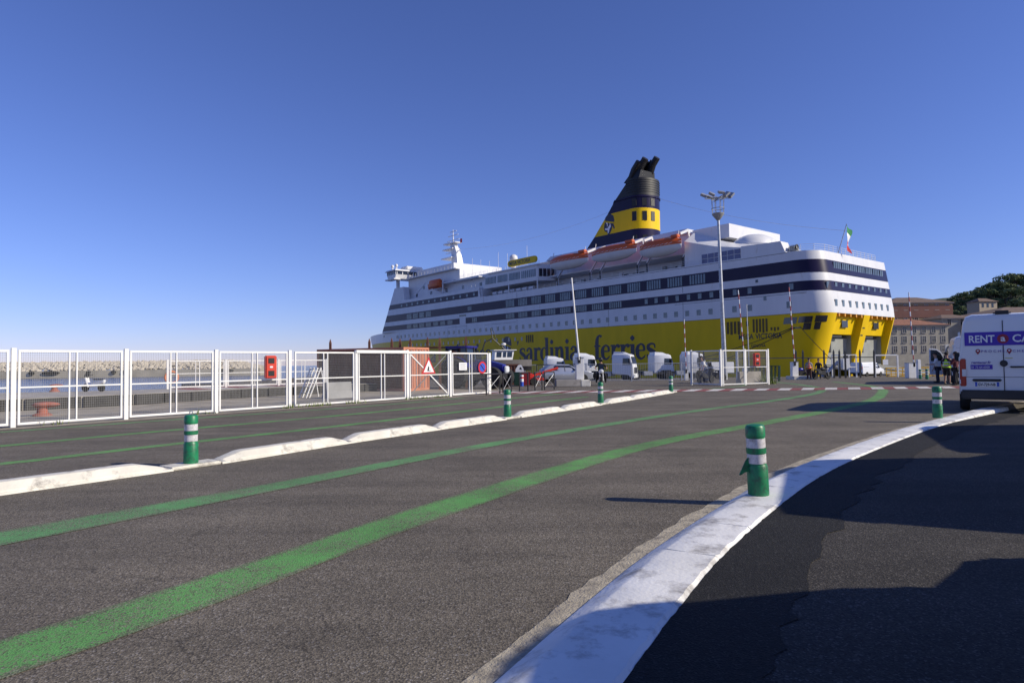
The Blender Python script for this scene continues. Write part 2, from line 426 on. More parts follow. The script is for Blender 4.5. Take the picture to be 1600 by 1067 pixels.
# right lane: older darker asphalt and a fresh tarmac strip beside the kerb
KL = [(-2.6, -1.5), (-1.3, 1.2), (-0.62, 2.4), (-0.2, 3.2), (0.28, 4.07), (0.92, 5.16), (1.96, 6.7), (3.12, 8.28), (4.66, 10.08), (7.6, 13.2), (10.4, 15.9), (13.2, 18.5), (17.5, 22.0)]
K0 = [p[:2] for p in catmull(KL, 8)]
kin = offset_line(K0, 0.12)          # foot of the kerb on the road side
kout = offset_line(K0, 0.74)
def lane_lift(y):
    k = max(0.0, min(1.0, (18.6 - y) / 5.0)); return k * k * (3 - 2 * k)
def ribbon(a, b, za, zb, name, material, lift=False):
    o = MB()
    for p, q in zip(a, b):
        fa = lane_lift(p[1]) if lift else 1
        o.v += [Vector((p[0], p[1], za * fa + (0.004 if lift else 0))), Vector((q[0], q[1], zb * fa + (0.004 if lift else 0)))]
    for i in range(len(a) - 1): o.f.append((2 * i, 2 * i + 1, 2 * i + 3, 2 * i + 2))
    return struct(o.build(name, material, smooth=False))
rnd = random.Random(3)
mor_edge = [(p[0] + rnd.uniform(-0.025, 0.025), p[1] + rnd.uniform(-0.02, 0.02)) for p in offset_line(K0, -0.03)]
ribbon(mor_edge, offset_line(K0, 0.16), 0.006, 0.012, "mortar_edge", M_MORTAR)
lane_far = offset_line(K0, 9.5)
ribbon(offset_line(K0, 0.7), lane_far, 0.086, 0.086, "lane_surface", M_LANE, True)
tar_edge = [(p[0] + rnd.uniform(-0.07, 0.07), p[1] + rnd.uniform(-0.07, 0.07)) for p in offset_line(K0, 1.32)]
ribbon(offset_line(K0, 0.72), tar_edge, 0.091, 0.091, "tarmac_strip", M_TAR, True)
# kerb: one cast stone after another along the curve
kerb = thing("kerb", "curved white painted concrete kerb sweeping past the torn green bollard", "kerb", (0, 0, 0))
def along(line):
    acc = [0]
    for a, b in zip(line, line[1:]): acc.append(acc[-1] + math.hypot(b[0] - a[0], b[1] - a[1]))
    return acc
acc = along(K0)
def sample(line, acc, d):
    for i in range(len(acc) - 1):
        if acc[i + 1] >= d:
            k = (d - acc[i]) / (acc[i + 1] - acc[i]); a = line[i]; b = line[i + 1]
            t = Vector((b[0] - a[0], b[1] - a[1])).normalized()
            return Vector((a[0] + (b[0] - a[0]) * k, a[1] + (b[1] - a[1]) * k)), t
    return Vector(line[-1]), t
KPROF = [(0.11, 0.0), (0.125, 0.018), (0.285, 0.098), (0.32, 0.108), (0.5, 0.112), (0.69, 0.11), (0.718, 0.09), (0.725, 0.0)]
dist_end = min(acc[i] for i in range(len(K0)) if K0[i][0] > 13.4)
d = 0.2
while d < dist_end:
    ln = 1.0 if d > 1 else 1.3
    rings = []
    for k in range(13):
        dd = d + 0.003 + (ln - 0.006) * k / 12
        p, t = sample(K0, acc, dd)
        nrm = Vector((t.y, -t.x))
        jz = 0.0
        ej = rnd.uniform(-0.009, 0.005)
        rings.append([(p.x + nrm.x * (o + (ej if o > 0.6 else 0)), p.y + nrm.y * (o + (ej if o > 0.6 else 0)), z + (rnd.uniform(-0.004, 0.004) if z > 0.05 else 0)) for o, z in KPROF])
    ks = MB().loft(rings, True).build("kerb_stone", M_KERB, kerb, angle=22)
    ks.location.z = rnd.uniform(-0.004, 0.004)
    d += ln

# lane separators: cast blocks with sloped ends on low base plates, bollards between
SEP = [(-9.7, 3.4), (-6.35, 8.2), (-4.85, 10.3), (-3.3, 12.95), (-0.15, 17.9), (3.2, 23.35), (8.15, 32.1)]
SL = [p[:2] for p in catmull(SEP, 8)]
sacc = along(SL)
def dist_of(pt):
    best = min(range(len(SL)), key=lambda i: math.hypot(SL[i][0] - pt[0], SL[i][1] - pt[1]))
    return sacc[best]
def sep_block(d0, d1, label):
    mid, t = sample(SL, sacc, (d0 + d1) / 2)
    root = thing("lane_separator", label, "lane separator", (mid.x, mid.y, 0), 0, "cream lane separator blocks on the median")
    prof = [(-0.2, 0.0), (-0.19, 0.035), (-0.105, 0.125), (-0.08, 0.132), (0.08, 0.132), (0.105, 0.125), (0.19, 0.035), (0.2, 0.0)]
    rings = []
    for k, (u, hs, ws) in enumerate([(0, 0.16, 0.9), (0.012, 0.3, 0.95), (0.13, 0.96, 1), (0.16, 1, 1), (0.5, 1, 1), (0.84, 1, 1), (0.87, 0.96, 1), (0.988, 0.3, 0.95), (1, 0.16, 0.9)]):
        p, t = sample(SL, sacc, d0 + (d1 - d0) * u); nrm = Vector((t.y, -t.x))
        rings.append([(p.x - mid.x + nrm.x * o * ws, p.y - mid.y + nrm.y * o * ws, 0.02 + z * hs) for o, z in prof])
    MB().loft(rings).build("block", M_SEPAR, root, angle=18)
    pl = []
    for u in (-0.02, 0.25, 0.5, 0.75, 1.02):
        p, t = sample(SL, sacc, d0 + (d1 - d0) * u); nrm = Vector((t.y, -t.x))
        pl.append([(p.x - mid.x + nrm.x * o, p.y - mid.y + nrm.y * o, z) for o, z in ((-0.23, 0), (-0.22, 0.03), (0.22, 0.03), (0.23, 0))])
    MB().loft(pl).build("base_plate", M_SEPAR, root)
    return root
dB = [dist_of(p) for p in ((-4.91, 9.96), (-0.11, 17.48), (3.16, 22.97), (7.96, 31.64))]
gap = 0.42
def fill(d0, d1, n, labs):
    for i in range(n):
        a = d0 + (d1 - d0) * i / n; b = d0 + (d1 - d0) * (i + 1) / n
        sep_block(a + 0.02, b - 0.02, labs[i])
fill(dB[0] - gap - 6, dB[0] - gap, 2, ["cream lane separator block cut off at the left picture edge", "cream lane separator block just left of the eyelet bollard"])
fill(dB[0] + gap, dB[1] - gap, 3, ["scuffed cream separator block just right of the eyelet bollard", "middle cream separator block between the first two median bollards", "cream separator block ending at the second median bollard"])
fill(dB[1] + gap, dB[2] - gap, 2, ["cream separator block starting right of the second median bollard", "cream separator block ending at the third median bollard"])
fill(dB[2] + gap, dB[3] - gap, 3, ["cream separator block starting right of the third median bollard", "middle cream separator block before the last median bollard", "farthest cream separator block, next to the last median bollard"])
for d0 in dB:      # low plates carrying the bollards
    p, t = sample(SL, sacc, d0)
    a = math.atan2(t.y, t.x)
    o = MB().box(-gap + 0.02, gap - 0.02, -0.2, 0.2, 0.0, 0.05).build("bollard_plate", M_SEPAR, None, bevel=0.015, loc=(p.x, p.y, 0))
    o.rotation_euler.z = a; struct(o)

# bollards
def bollard_parts(root, h=0.75, flap=False, eye=False):
    r = 0.095
    MB().lathe((0, 0, 0), [(r * 1.12, 0), (r * 1.14, 0.02), (r * 1.12, 0.3), (r * 1.0, 0.325), (r * 0.98, 0.33), (r * 0.98, h - 0.13), (r * 1.06, h - 0.125), (r * 1.06, h - 0.03), (r * 0.9, h - 0.008), (r * 0.5, h), (0.001, h + 0.002)], 20).build("post", M_BGREEN, root)
    for z0 in (0.34, 0.505):
        MB().lathe((0, 0, 0), [(r * 0.9, z0), (r * 1.0 + 0.002, z0), (r * 1.0 + 0.002, z0 + 0.1), (r * 0.9, z0 + 0.1)], 20).build("reflective_band", M_REFL, root)
    MB().lathe((0, 0, 0), [(r * 0.9, 0.442), (r * 1.07, 0.446), (r * 1.07, 0.5), (r * 0.9, 0.503)], 20).build("collar", M_BGREEN, root)
    if eye:
        MB().tube([(0.0 + 0.022 * math.cos(a), 0, h + 0.03 + 0.03 * math.sin(a)) for a in [2 * math.pi * k / 10 for k in range(11)]], 0.008, 6).build("eyelet", M_GALV, root)
    if flap:
        f = MB()
        pts = [(-0.08, -0.02, 0.42), (-0.13, -0.03, 0.37), (-0.185, -0.04, 0.27), (-0.21, -0.04, 0.225), (-0.185, -0.035, 0.222), (-0.15, -0.03, 0.245), (-0.085, -0.02, 0.26)]
        f.extr(pts, (0.0, 0.02, 0.0)).build("torn_flap", M_BGREEN, root, bevel=0.004)
GB = "green plastic bollards"
def bollard(loc, label, **k):
    rt = thing("bollard", label, "bollard", loc, 0, GB); bollard_parts(rt, **k); return rt
def on_sep(i):
    p, t = sample(SL, sacc, dB[i]); return (p.x, p.y, 0.05)
bollard(on_sep(0), "green bollard with a metal eyelet on top, left on the median", eye=True)
b0 = bollard(on_sep(1), "green bollard on the median in front of the mesh gate end")
dup(b0, on_sep(2), 0, "green bollard on the median below the motorcyclist")
dup(b0, on_sep(3), 0, "farthest green bollard at the end of the median blocks")
bl = bollard((2.62, 6.9, 0.11), "large green bollard with a torn flap standing on the curved kerb", flap=True)
bl.rotation_euler = (R(1.5), R(-2.5), 0)
dup(b0, (10.15, 15.35, 0.11), 0.4, "green bollard on the curved kerb left of the rental van")
pb = G(1438, 592); dup(b0, pb, 0.2, "left one of two green bollards beside the open van door")
pb = G(1448.5, 592.5); dup(b0, pb, 0.9, "right one of two green bollards beside the open van door")

# ================================================================ white mesh fence on the left
FA = Vector((-13.18, 16.92, 0)); FDIR = Vector((0.6225, 0.7826, 0)).normalized()
FZ = math.atan2(FDIR.y, FDIR.x)
fence = thing("mesh_fence", "long white framed wire mesh fence running along the left lane", "fence", FA, FZ)
def frame_panel(root, x0, x1, h=2.05, mid=1.05, name="panel", wire=True, muntin=True, y=0.0, dens=0.05):
    b = MB(); w = 0.05
    b.box(x0, x1, y - w / 2, y + w / 2, h - 0.06, h); b.box(x0, x1, y - w / 2, y + w / 2, 0.06, 0.12)
    b.box(x0, x0 + w, y - w / 2, y + w / 2, 0.12, h - 0.06); b.box(x1 - w, x1, y - w / 2, y + w / 2, 0.12, h - 0.06)
    if mid: b.box(x0 + w, x1 - w, y - 0.022, y + 0.022, mid - 0.02, mid + 0.02)
    if muntin:
        xm = (x0 + x1) / 2
        for xx in (xm - 0.09, xm + 0.09): b.box(xx - 0.017, xx + 0.017, y - 0.024, y + 0.024, 0.12, h - 0.06)
    p = b.build(name, M_WHITE, root, smooth=False)
    if wire:
        q = MB(); r = 0.0018
        x = x0 + w + dens / 2
        while x < x1 - w:
            q.box(x - r, x + r, y + 0.026, y + 0.031, 0.1, h - 0.03); x += dens
        z = 0.15
        while z < h - 0.07:
            q.box(x0 + 0.02, x1 - 0.02, y + 0.0315, y + 0.0355, z - r, z + r); z += dens * 1.3
        q.build("wire_mesh", M_WIRE, p, smooth=False)
    return p
def fpost(root, x, h=2.1, y=0.0, w=0.11):
    MB().box(x - w / 2, x + w / 2, y - 0.04, y + 0.04, 0, h).build("post", M_WHITE, root, smooth=False)
edges = [-8.3, -5.55, -2.75, 0, 2.72, 5.44, 8.16]
for i in range(len(edges) - 1):
    frame_panel(fence, edges[i] + 0.1, edges[i + 1] - 0.1)
for e in edges: fpost(fence, e)
gate = thing("sliding_gate", "white mesh gate leaves with thick top beam and a hanging warning triangle", "gate", FA + FDIR * 8.3, FZ)
p = frame_panel(gate, 0.06, 2.72); frame_panel(gate, 2.94, 5.45); fpost(gate, 2.83); fpost(gate, 5.56, 2.15)
MB().box(2.8, 5.6, -0.07, 0.07, 2.0, 2.13).build("top_beam", M_WHITE, gate, bevel=0.012)
frame_panel(gate, 5.68, 8.1, muntin=False); fpost(gate, 8.22, 2.15)
MB().bar((5.75, 0, 1.95), (8.0, 0, 0.18), 0.05).build("diagonal_brace", M_WHITE, gate, smooth=False)
MB().bar((5.75, 0.05, 0.18), (8.0, 0.05, 1.95), 0.03).build("diagonal_brace", M_WIRE, gate, smooth=False)
MB().box(2.8, 8.22, -0.05, 0.05, 2.0, 2.1).build("track_beam", M_WHITE, gate)
endp = thing("fence_end_panel", "white mesh fence end panel carrying a notice and a blue red round sign", "fence", FA + FDIR * 16.6, FZ)
frame_panel(endp, 0.05, 2.6); fpost(endp, 2.72, 2.05, w=0.16); 
M_SIGNW = mat("sign_white", (0.8, 0.8, 0.8), 0.4, var=0.03)
M_SIGNR = mat("sign_red", (0.55, 0.02, 0.025), 0.4, var=0.05)
M_SIGNB = mat("sign_blue", (0.03, 0.09, 0.5), 0.4, var=0.05)
def disc(b, c, r, y, n=24, th=0.006):
    b.extr([(c[0] + r * math.cos(2 * math.pi * k / n), y, c[1] + r * math.sin(2 * math.pi * k / n)) for k in range(n)], (0, -th, 0))
    return b
sg = thing("no_parking_sign", "round blue and red no parking sign on the fence end", "sign", FA + FDIR * 18.75 + Vector((0.03, -0.04, 1.33)), FZ)
disc(MB(), (0, 0), 0.3, 0).build("face", M_SIGNR, sg); disc(MB(), (0, 0), 0.21, -0.0085).build("blue_disc", M_SIGNB, sg)
MB().bar((-0.15, -0.019, 0.15), (0.15, -0.019, -0.15), 0.004, 0.055, up=(0, 1, 0)).build("slash", M_SIGNR, sg)
sg = thing("notice_board", "small white printed notice on the mesh fence end panel", "sign", FA + FDIR * 17.35 + Vector((0.03, -0.04, 1.4)), FZ)
MB().box(-0.27, 0.27, -0.01, 0, -0.18, 0.18).build("board", M_SIGNW, sg)
for k in range(5): MB().box(-0.2, 0.2 - 0.05 * (k % 2), -0.014, -0.0105, 0.1 - k * 0.055, 0.112 - k * 0.055).build("text_line", M_LINE, sg)
sg = thing("warning_triangle_sign", "white triangle sign with red border hanging on the gate", "sign", FA + FDIR * 15.1 + Vector((0.03, -0.05, 1.35)), FZ)
def tri(r, y, th=0.006): return MB().extr([(r * math.sin(a), y, r * math.cos(a)) for a in (0, R(120), R(240))], (0, -th, 0))
tri(0.5, 0).build("border", M_SIGNR, sg); tri(0.37, -0.0085).build("face", M_SIGNW, sg)
g = MB().extr([(-0.1, -0.017, -0.13), (0.12, -0.017, -0.13), (0.12, -0.017, -0.1), (0.0, -0.017, -0.1), (0.03, -0.017, 0.02), (-0.02, -0.017, 0.1), (-0.06, -0.017, 0.02)], (0, -0.004, 0)); g.build("pictogram", M_LINE, sg)
def redbox(loc, rz, label):
    rb = thing("hose_cabinet", label, "cabinet", loc, rz, "red hose cabinets hung on fences")
    MB().box(-0.19, 0.19, -0.22, 0, -0.4, 0.4).build("case", M_REDBOX, rb, bevel=0.03)
    for z in (0.22, -0.22): MB().box(-0.1, 0.1, -0.232, -0.2205, z - 0.09, z + 0.09).build("latch_window", M_BLACK, rb, smooth=False)
    MB().box(-0.05, 0.05, -0.23, -0.2205, -0.03, 0.03).build("label_plate", M_SIGNW, rb, smooth=False)
    return rb
redbox(FA + FDIR * 7.35 + Vector((0.02, -0.03, 1.5)), FZ - 0.25, "red hose cabinet hung on the long left mesh fence")
# weeds along the fence foot
M_WEED = mat("weed_green", (0.11, 0.15, 0.025), 0.8, var=0.4, scale=8)
wb = MB(); rw = random.Random(5)
for c0, c1, nn in ((7.9, 9.9, 90), (10.6, 11.5, 30), (13.6, 16.3, 110), (0.5, 1.2, 14), (4.4, 5.6, 20)):
    for k in range(nn):
        u = rw.uniform(c0, c1); p = FA + FDIR * u + Vector((rw.uniform(-0.02, 0.16), rw.uniform(-0.16, 0.02), 0))
        h = rw.uniform(0.04, 0.2); a = rw.uniform(0, 6.3); dx, dy = math.cos(a) * 0.02, math.sin(a) * 0.02
        l = Vector((rw.uniform(-0.08, 0.08), rw.uniform(-0.08, 0.08), h))
        wb.add([p + Vector((dx, dy, 0)), p - Vector((dx, dy, 0)), p + l], [(0, 1, 2)])
struct(wb.build("weeds", M_WEED, smooth=False), "stuff")
M_SAND = M_APRON
struct(strip([(-16, 13.3), (-13.2, 16.8), (-7, 24.6), (-1.3, 31.8)], [(-15.4, 12.9), (-12.8, 16.5), (-6.65, 24.35), (-0.9, 31.6)], 0.006, "sandy_verge", M_SAND))

# ---------------- beyond the fence: apron, raised quay, far side of the basin
NEAR = [(-40, 6.0), (-24, 18.6), (-18.0, 23.6), (-15.6, 26.4), (-14.4, 28.6), (-13.2, 31.0), (-11.4, 33.2), (-7.5, 37.5), (-6.5, 40.0)]
struct(strip([(-40, -6), (-14.3, 15.9), (-7.5, 24.4), (-2.0, 31.4), (0.5, 36)], [(-40, 6.0), (-18.0, 23.6), (-14.4, 28.6), (-11.4, 33.2), (-6.5, 40)], 0.008, "apron", M_APRON))
qp = NEAR + [(x + 0.0, y) for x, y in [(-9.6, 43.9)]] + [(x, y) for x, y in QFAR[::-1][1:]]
rq = MB().extr([(x, y, -0.1) for x, y in qp], (0, 0, 0.55)).build("raised_quay", M_CONC, smooth=False); struct(rq)
for i in range(len(NEAR) - 1):
    a = Vector((*NEAR[i], 0.1)); b_ = Vector((*NEAR[i + 1], 0.1))
    nn = max(1, int((b_ - a).length / 1.25)); t = (b_ - a).normalized(); nv = Vector((t.y, -t.x, 0))
    for k in range(nn):
        p = a.lerp(b_, (k + 0.03) / nn) + nv * 0.06; q = a.lerp(b_, (k + 0.97) / nn) + nv * 0.06
        MB().bar(p + Vector((0, 0, 0.12)), q + Vector((0, 0, 0.12)), 0.12, 0.42).build("edge_stone", M_CONCD, rq, smooth=False)
for k in range(9):
    p0 = Vector((-14.9 + k * 0.62, 30.0 + k * 0.95, 0.456)); 
    mm = M_WHITEP if k % 2 else M_RED
    struct(MB().add([p0, p0 + Vector((0.62, 0.95, 0)), p0 + Vector((-1.7, 3.0, 0)), p0 + Vector((-2.32, 2.05, 0))], [(0, 1, 2, 3)]).build("quay_hatching", mm, smooth=False))
M_SALMON = mat("faded_red_bollard_paint", (0.33, 0.11, 0.08), 0.8, var=0.25, scale=5, col2=(0.2, 0.12, 0.1), c2amt=0.4, c2scale=5)
def mooring(loc, s, label):
    o = thing("mooring_bollard", label, "mooring bollard", loc, R(20), "red mooring bollards on the quay")
    MB().lathe((0, 0, 0), [(0.34 * s, 0), (0.34 * s, 0.05), (0.2 * s, 0.1), (0.19 * s, 0.32 * s), (0.3 * s, 0.4 * s), (0.34 * s, 0.47 * s), (0.28 * s, 0.54 * s), (0.01, 0.56 * s)], 16).build("post", M_SALMON, o)
    MB().ball((0.12 * s, 0, 0.46 * s), (0.5 * s, 0.25 * s, 0.12 * s)).build("head", M_SALMON, o)
    return o
mooring(at(66, 650), 0.8, "large faded red mooring bollard close behind the left fence")
mooring(at(85, 612, 0.45), 0.62, "faded red mooring bollard on the raised quay edge by the water")
M_ORANGE = mat("orange_paint", (0.65, 0.2, 0.07), 0.6)
p = at(268, 606, 0.45)
lb = thing("lifebuoy_stand", "orange lifebuoy on a stand at the quay edge", "lifebuoy", p, 0.6)
MB().tube([(0.3 * math.cos(a), 0, 0.55 + 0.3 * math.sin(a)) for a in [2 * math.pi * k / 16 for k in range(17)]], 0.055, 8).build("ring", M_ORANGE, lb)
MB().box(-0.04, 0.04, 0.06, 0.12, 0, 1.0).build("stand", M_GALV, lb, smooth=False)
# parked scooter
def scooter(loc, rz, label, body, s=1.0):
    o = thing("scooter", label, "scooter", loc, rz)
    for x in (-0.62, 0.62):
        wv = MB().lathe((0, 0, 0), [(0.12, -0.05), (0.25, -0.06), (0.27, 0), (0.25, 0.06), (0.12, 0.05)], 18, 'x').build("wheel", M_RUBBER, o, loc=(x, 0, 0.27)); wv.rotation_euler.z = R(90)
    MB().extr([(-0.85, -0.12, 0.6), (-0.3, -0.12, 0.35), (0.1, -0.12, 0.3), (0.25, -0.12, 0.4), (-0.1, -0.12, 0.68), (-0.6, -0.12, 0.8), (-0.9, -0.12, 0.82)], (0, 0.24, 0)).build("body", body, o, bevel=0.04)
    MB().extr([(0.25, -0.16, 0.3), (0.35, -0.16, 0.3), (0.62, -0.16, 0.95), (0.5, -0.16, 0.98)], (0, 0.32, 0)).build("front_shield", body, o, bevel=0.03)
    MB().box(-0.8, -0.02, -0.13, 0.13, 0.79, 0.87).build("seat", M_BLACK, o, bevel=0.03)
    MB().tube([(0.62, 0, 0.27), (0.5, 0, 0.98), (0.42, 0, 1.1)], 0.035).build("fork", M_DKMETAL, o)
    MB().tube([(0.4, -0.34, 1.12), (0.44, 0, 1.08), (0.4, 0.34, 1.12)], 0.022).build("handlebar", M_DKMETAL, o)
    MB().extr([(0.5, -0.2, 1.0), (0.62, -0.15, 1.0), (0.4, -0.15, 1.4), (0.36, -0.15, 1.38)], (0, 0.3, 0)).build("windscreen", M_GLASS, o)
    return o
scooter(at(146, 612, 0.45), R(170), "white scooter parked on the quay edge behind the left fence", mat("scooter_white", (0.75, 0.75, 0.75), 0.3)).scale = (0.68, 0.68, 0.68)
# second, farther run of the same mesh fence
f2 = thing("mesh_fence", "farther white mesh fence run on the raised quay behind the first", "fence", at(262, 608, 0.45), R(38))
for k in range(3): frame_panel(f2, k * 2.7 + 0.08, k * 2.7 + 2.62, h=1.4, mid=0.75, dens=0.09); fpost(f2, k * 2.7, 1.45)
fpost(f2, 8.1, 1.45)
for k in range(3): pass
# A-frame support and clutter near the hose cabinet
af = thing("jersey_barrier", "white concrete barrier standing behind the fence before the container", "barrier", at(528, 622), FZ)
MB().loft([[(x, -0.3, 0), (x, -0.12, 0.35), (x, -0.08, 0.75), (x, 0.08, 0.75), (x, 0.12, 0.35), (x, 0.3, 0)] for x in (-0.7, 0.7)]).build("block", mat("pale_concrete", (0.3, 0.3, 0.3), 0.85), af, smooth=False)
ls = thing("loading_steps", "white tubular steps frame standing beside the dark container", "steps", at(478, 622), FZ); ls.scale = (0.72, 0.8, 0.75)
for y in (0, 0.7):
    b = MB(); b.bar((0, y, 0), (0.9, y, 1.9), 0.07); b.bar((0.25, y, 0), (1.15, y, 1.9), 0.07); b.bar((1.15, y, 1.9), (1.5, y, 0), 0.05); b.build("side_frame", M_WHITE, ls, smooth=False)
for k in range(5): MB().box(0.05 + 0.19 * k, 0.35 + 0.19 * k, 0, 0.7, 0.3 + 0.38 * k, 0.33 + 0.38 * k).build("tread", M_GALV, ls, smooth=False)
# far breakwater with quay wall and armour rocks
bw0 = Vector((-330, 268, 0)); bw1 = Vector((-118, 300, 0))
t = (bw1 - bw0).normalized(); nb = Vector((t.y, -t.x, 0))
bwo = MB().extr([bw0 + Vector((0, 0, -3)), bw1 + Vector((0, 0, -3)), bw1 - nb * 25 + Vector((0, 0, -3)), bw0 - nb * 25 + Vector((0, 0, -3))], (0, 0, 3.3)).build("breakwater_quay", mat("pale_quay_concrete", (0.42, 0.38, 0.3), 0.9, var=0.2, scale=0.15), smooth=False); struct(bwo)
M_ROCK = mat("breakwater_rock", (0.46, 0.41, 0.33), 0.95, var=0.22, scale=0.4, bump=0.5, bscale=3)
rb = MB(); rr = random.Random(11)
for k in range(3200):
    u = rr.random(); v = rr.uniform(0, 1)
    L_ = (bw1 - bw0).length
    p = bw0 + t * (u * L_) - nb * (4 + 14 * v)
    h = 0.3 + 3.5 * math.sin(min(1, v * 1.2) * math.pi / 2) * (1 if u < 0.93 else (1 - u) / 0.07)
    s = rr.uniform(0.7, 1.5)
    vs = []
    for dv in ((1, 0, 0), (-1, 0, 0), (0, 1, 0), (0, -1, 0), (0, 0, 1), (0, 0, -1), (0.6, 0.6, 0.5), (-0.6, -0.5, 0.6)):
        vs.append(p + Vector((dv[0] * s * rr.uniform(0.7, 1.2), dv[1] * s * rr.uniform(0.7, 1.2), h + dv[2] * s * rr.uniform(0.5, 0.9))))
    rb.add(vs, [(0, 2, 6), (2, 4, 6), (4, 0, 6), (2, 1, 4), (1, 3, 7), (3, 4, 7), (4, 1, 7), (3, 0, 4), (2, 0, 5), (1, 2, 5), (3, 1, 5), (0, 3, 5)])
struct(rb.build("breakwater_rocks", M_ROCK, smooth=False), "stuff")
for px, w in ((50, 2.6), (80, 7.5), (178, 2.2), (195, 1.6), (350, 9)):
    a = (px - 800) / 1000.0
    k = (nb.dot(bw0)) / (nb.dot(Vector((a, 1, 0)))); p = Vector((a * k, k, 0)) + nb * 0.4
    fo = tag(MB().ball((0, 0, 0), (w / 2, 0.5, 1.0), 12, 6).build("dock_fender", M_RUBBER, loc=(p.x, p.y, -0.6)), {50: "small black dock fender at the far quay, left of the long one", 80: "long black dock fender on the far quay wall", 178: "black dock fender on the far quay under the scooter's screen", 195: "small black dock fender right of the scooter on the far quay", 350: "wide black dock fender on the far quay behind the second fence"}[px], "fender", "black dock fenders on the far quay")
    fo.rotation_euler.z = math.atan2(t.y, t.x)

# ================================================================ FERRY   local axes: x = across (near side 0, far side 29), y = towards the bow, z up
M_HULLW = mat("hull_white", (0.7, 0.7, 0.71), 0.35, spec=0.3, var=0.05, scale=0.5, stretch=(1, 1, 0.25), bump=0.12, bscale=0.5, col2=(0.52, 0.47, 0.42), c2amt=0.08, c2scale=1.2)
M_HULLY = mat("hull_yellow", (0.76, 0.5, 0.004), 0.4, spec=0.2, var=0.06, scale=0.5, stretch=(1, 1, 0.3), bump=0.12, bscale=0.5, col2=(0.45, 0.27, 0.03), c2amt=0.05, c2scale=1.0)
M_NAVY = mat("hull_navy", (0.014, 0.009, 0.04), 0.3, spec=0.22, var=0.08, scale=0.6)
M_NAVYT = mat("lettering_navy", (0.012, 0.01, 0.035), 0.4, var=0.08)
M_SHIPGREY = mat("ferry_ramp_grey", (0.27, 0.28, 0.265), 0.6, var=0.1, scale=0.8)
M_WIN = mat("ferry_window_glass", (0.1, 0.13, 0.15), 0.1, spec=0.7, var=0.45, scale=0.35)
M_WIND = mat("ferry_dark_glass", (0.02, 0.022, 0.03), 0.1, spec=0.7)
M_FBLACK = mat("funnel_black", (0.008, 0.008, 0.009), 0.5)
M_BOATO = mat("lifeboat_orange", (0.62, 0.11, 0.02), 0.45, var=0.08)
M_VENT = mat("vent_brown", (0.12, 0.075, 0.01), 0.6)
ferry = thing("ferry", "huge yellow and white car ferry with navy stripes and a tall black yellow funnel", "ferry", SHIP_O, SA)
B_ = 29.0; RC = 4.2; RF = 1.3; TIP = 196.0
def s0(z): return 2.3 * (9.4 - z) / 9.4 if z < 9.4 else 0.16 * max(0, z - 10)
def sf(z): return 157.0 - 0.63 * (z - 12.6)            # sloped superstructure front
def arc(cx, cy, r, a0, a1, n=8): return [(cx + r * math.cos(a0 + (a1 - a0) * k / n), cy + r * math.sin(a0 + (a1 - a0) * k / n)) for k in range(n + 1)]
def stern(z, off=0.0, n=8):
    y = s0(z)
    return arc(RC, y + RC, RC + off, math.pi, 1.5 * math.pi, n) + arc(B_ - RF, y + RF, RF + off, 1.5 * math.pi, 2 * math.pi, n)
def bow(z, near=True):
    tip = TIP - 9 + 9 * min(1, max(0, (z + 1) / 13)) ** 0.8; st = 138.0
    out = []
    for k in range(0, 13):
        u = k / 12.0
        out.append((14.5 * (u ** 2.1), st + (tip - st) * u))
    return out
def hull_ring(z, notch=None):
    nb_ = bow(z)                                   # near side, from shoulder to tip
    far = [(B_ - x, y) for x, y in nb_[:-1]]
    y = s0(z)
    a = arc(RC, y + RC, RC, math.pi, 1.5 * math.pi); c = arc(B_ - RF, y + RF, RF, 1.5 * math.pi, 2 * math.pi)
    mid = []
    if notch:
        for q0, q1 in ((4.3, 14.8), (17.2, 27.8)):
            q1 = min(q1, 27.6); q0 = max(q0, RC + 0.15)
            mid += [(q0, y), (q0, y + notch), (q1, y + notch), (q1, y)]
    pts = nb_[::-1] + a + mid + c + far
    return [(x, yy, z) for x, yy in pts]
# yellow hull
MB().loft([hull_ring(z, 1.1) for z in (5.8, 7.5, 9.3)], True, True, False).build("hull_yellow_upper", M_HULLY, ferry, angle=25)
MB().loft([hull_ring(z, 9.0) for z in (-3.5, 0, 3, 5.8)], True, False, False).build("hull_yellow_lower", M_HULLY, ferry, angle=25)
MB().loft([hull_ring(z) for z in (9.3, 11.0, 12.6)], True, True, True).build("hull_white_lower", M_HULLW, ferry, angle=25)
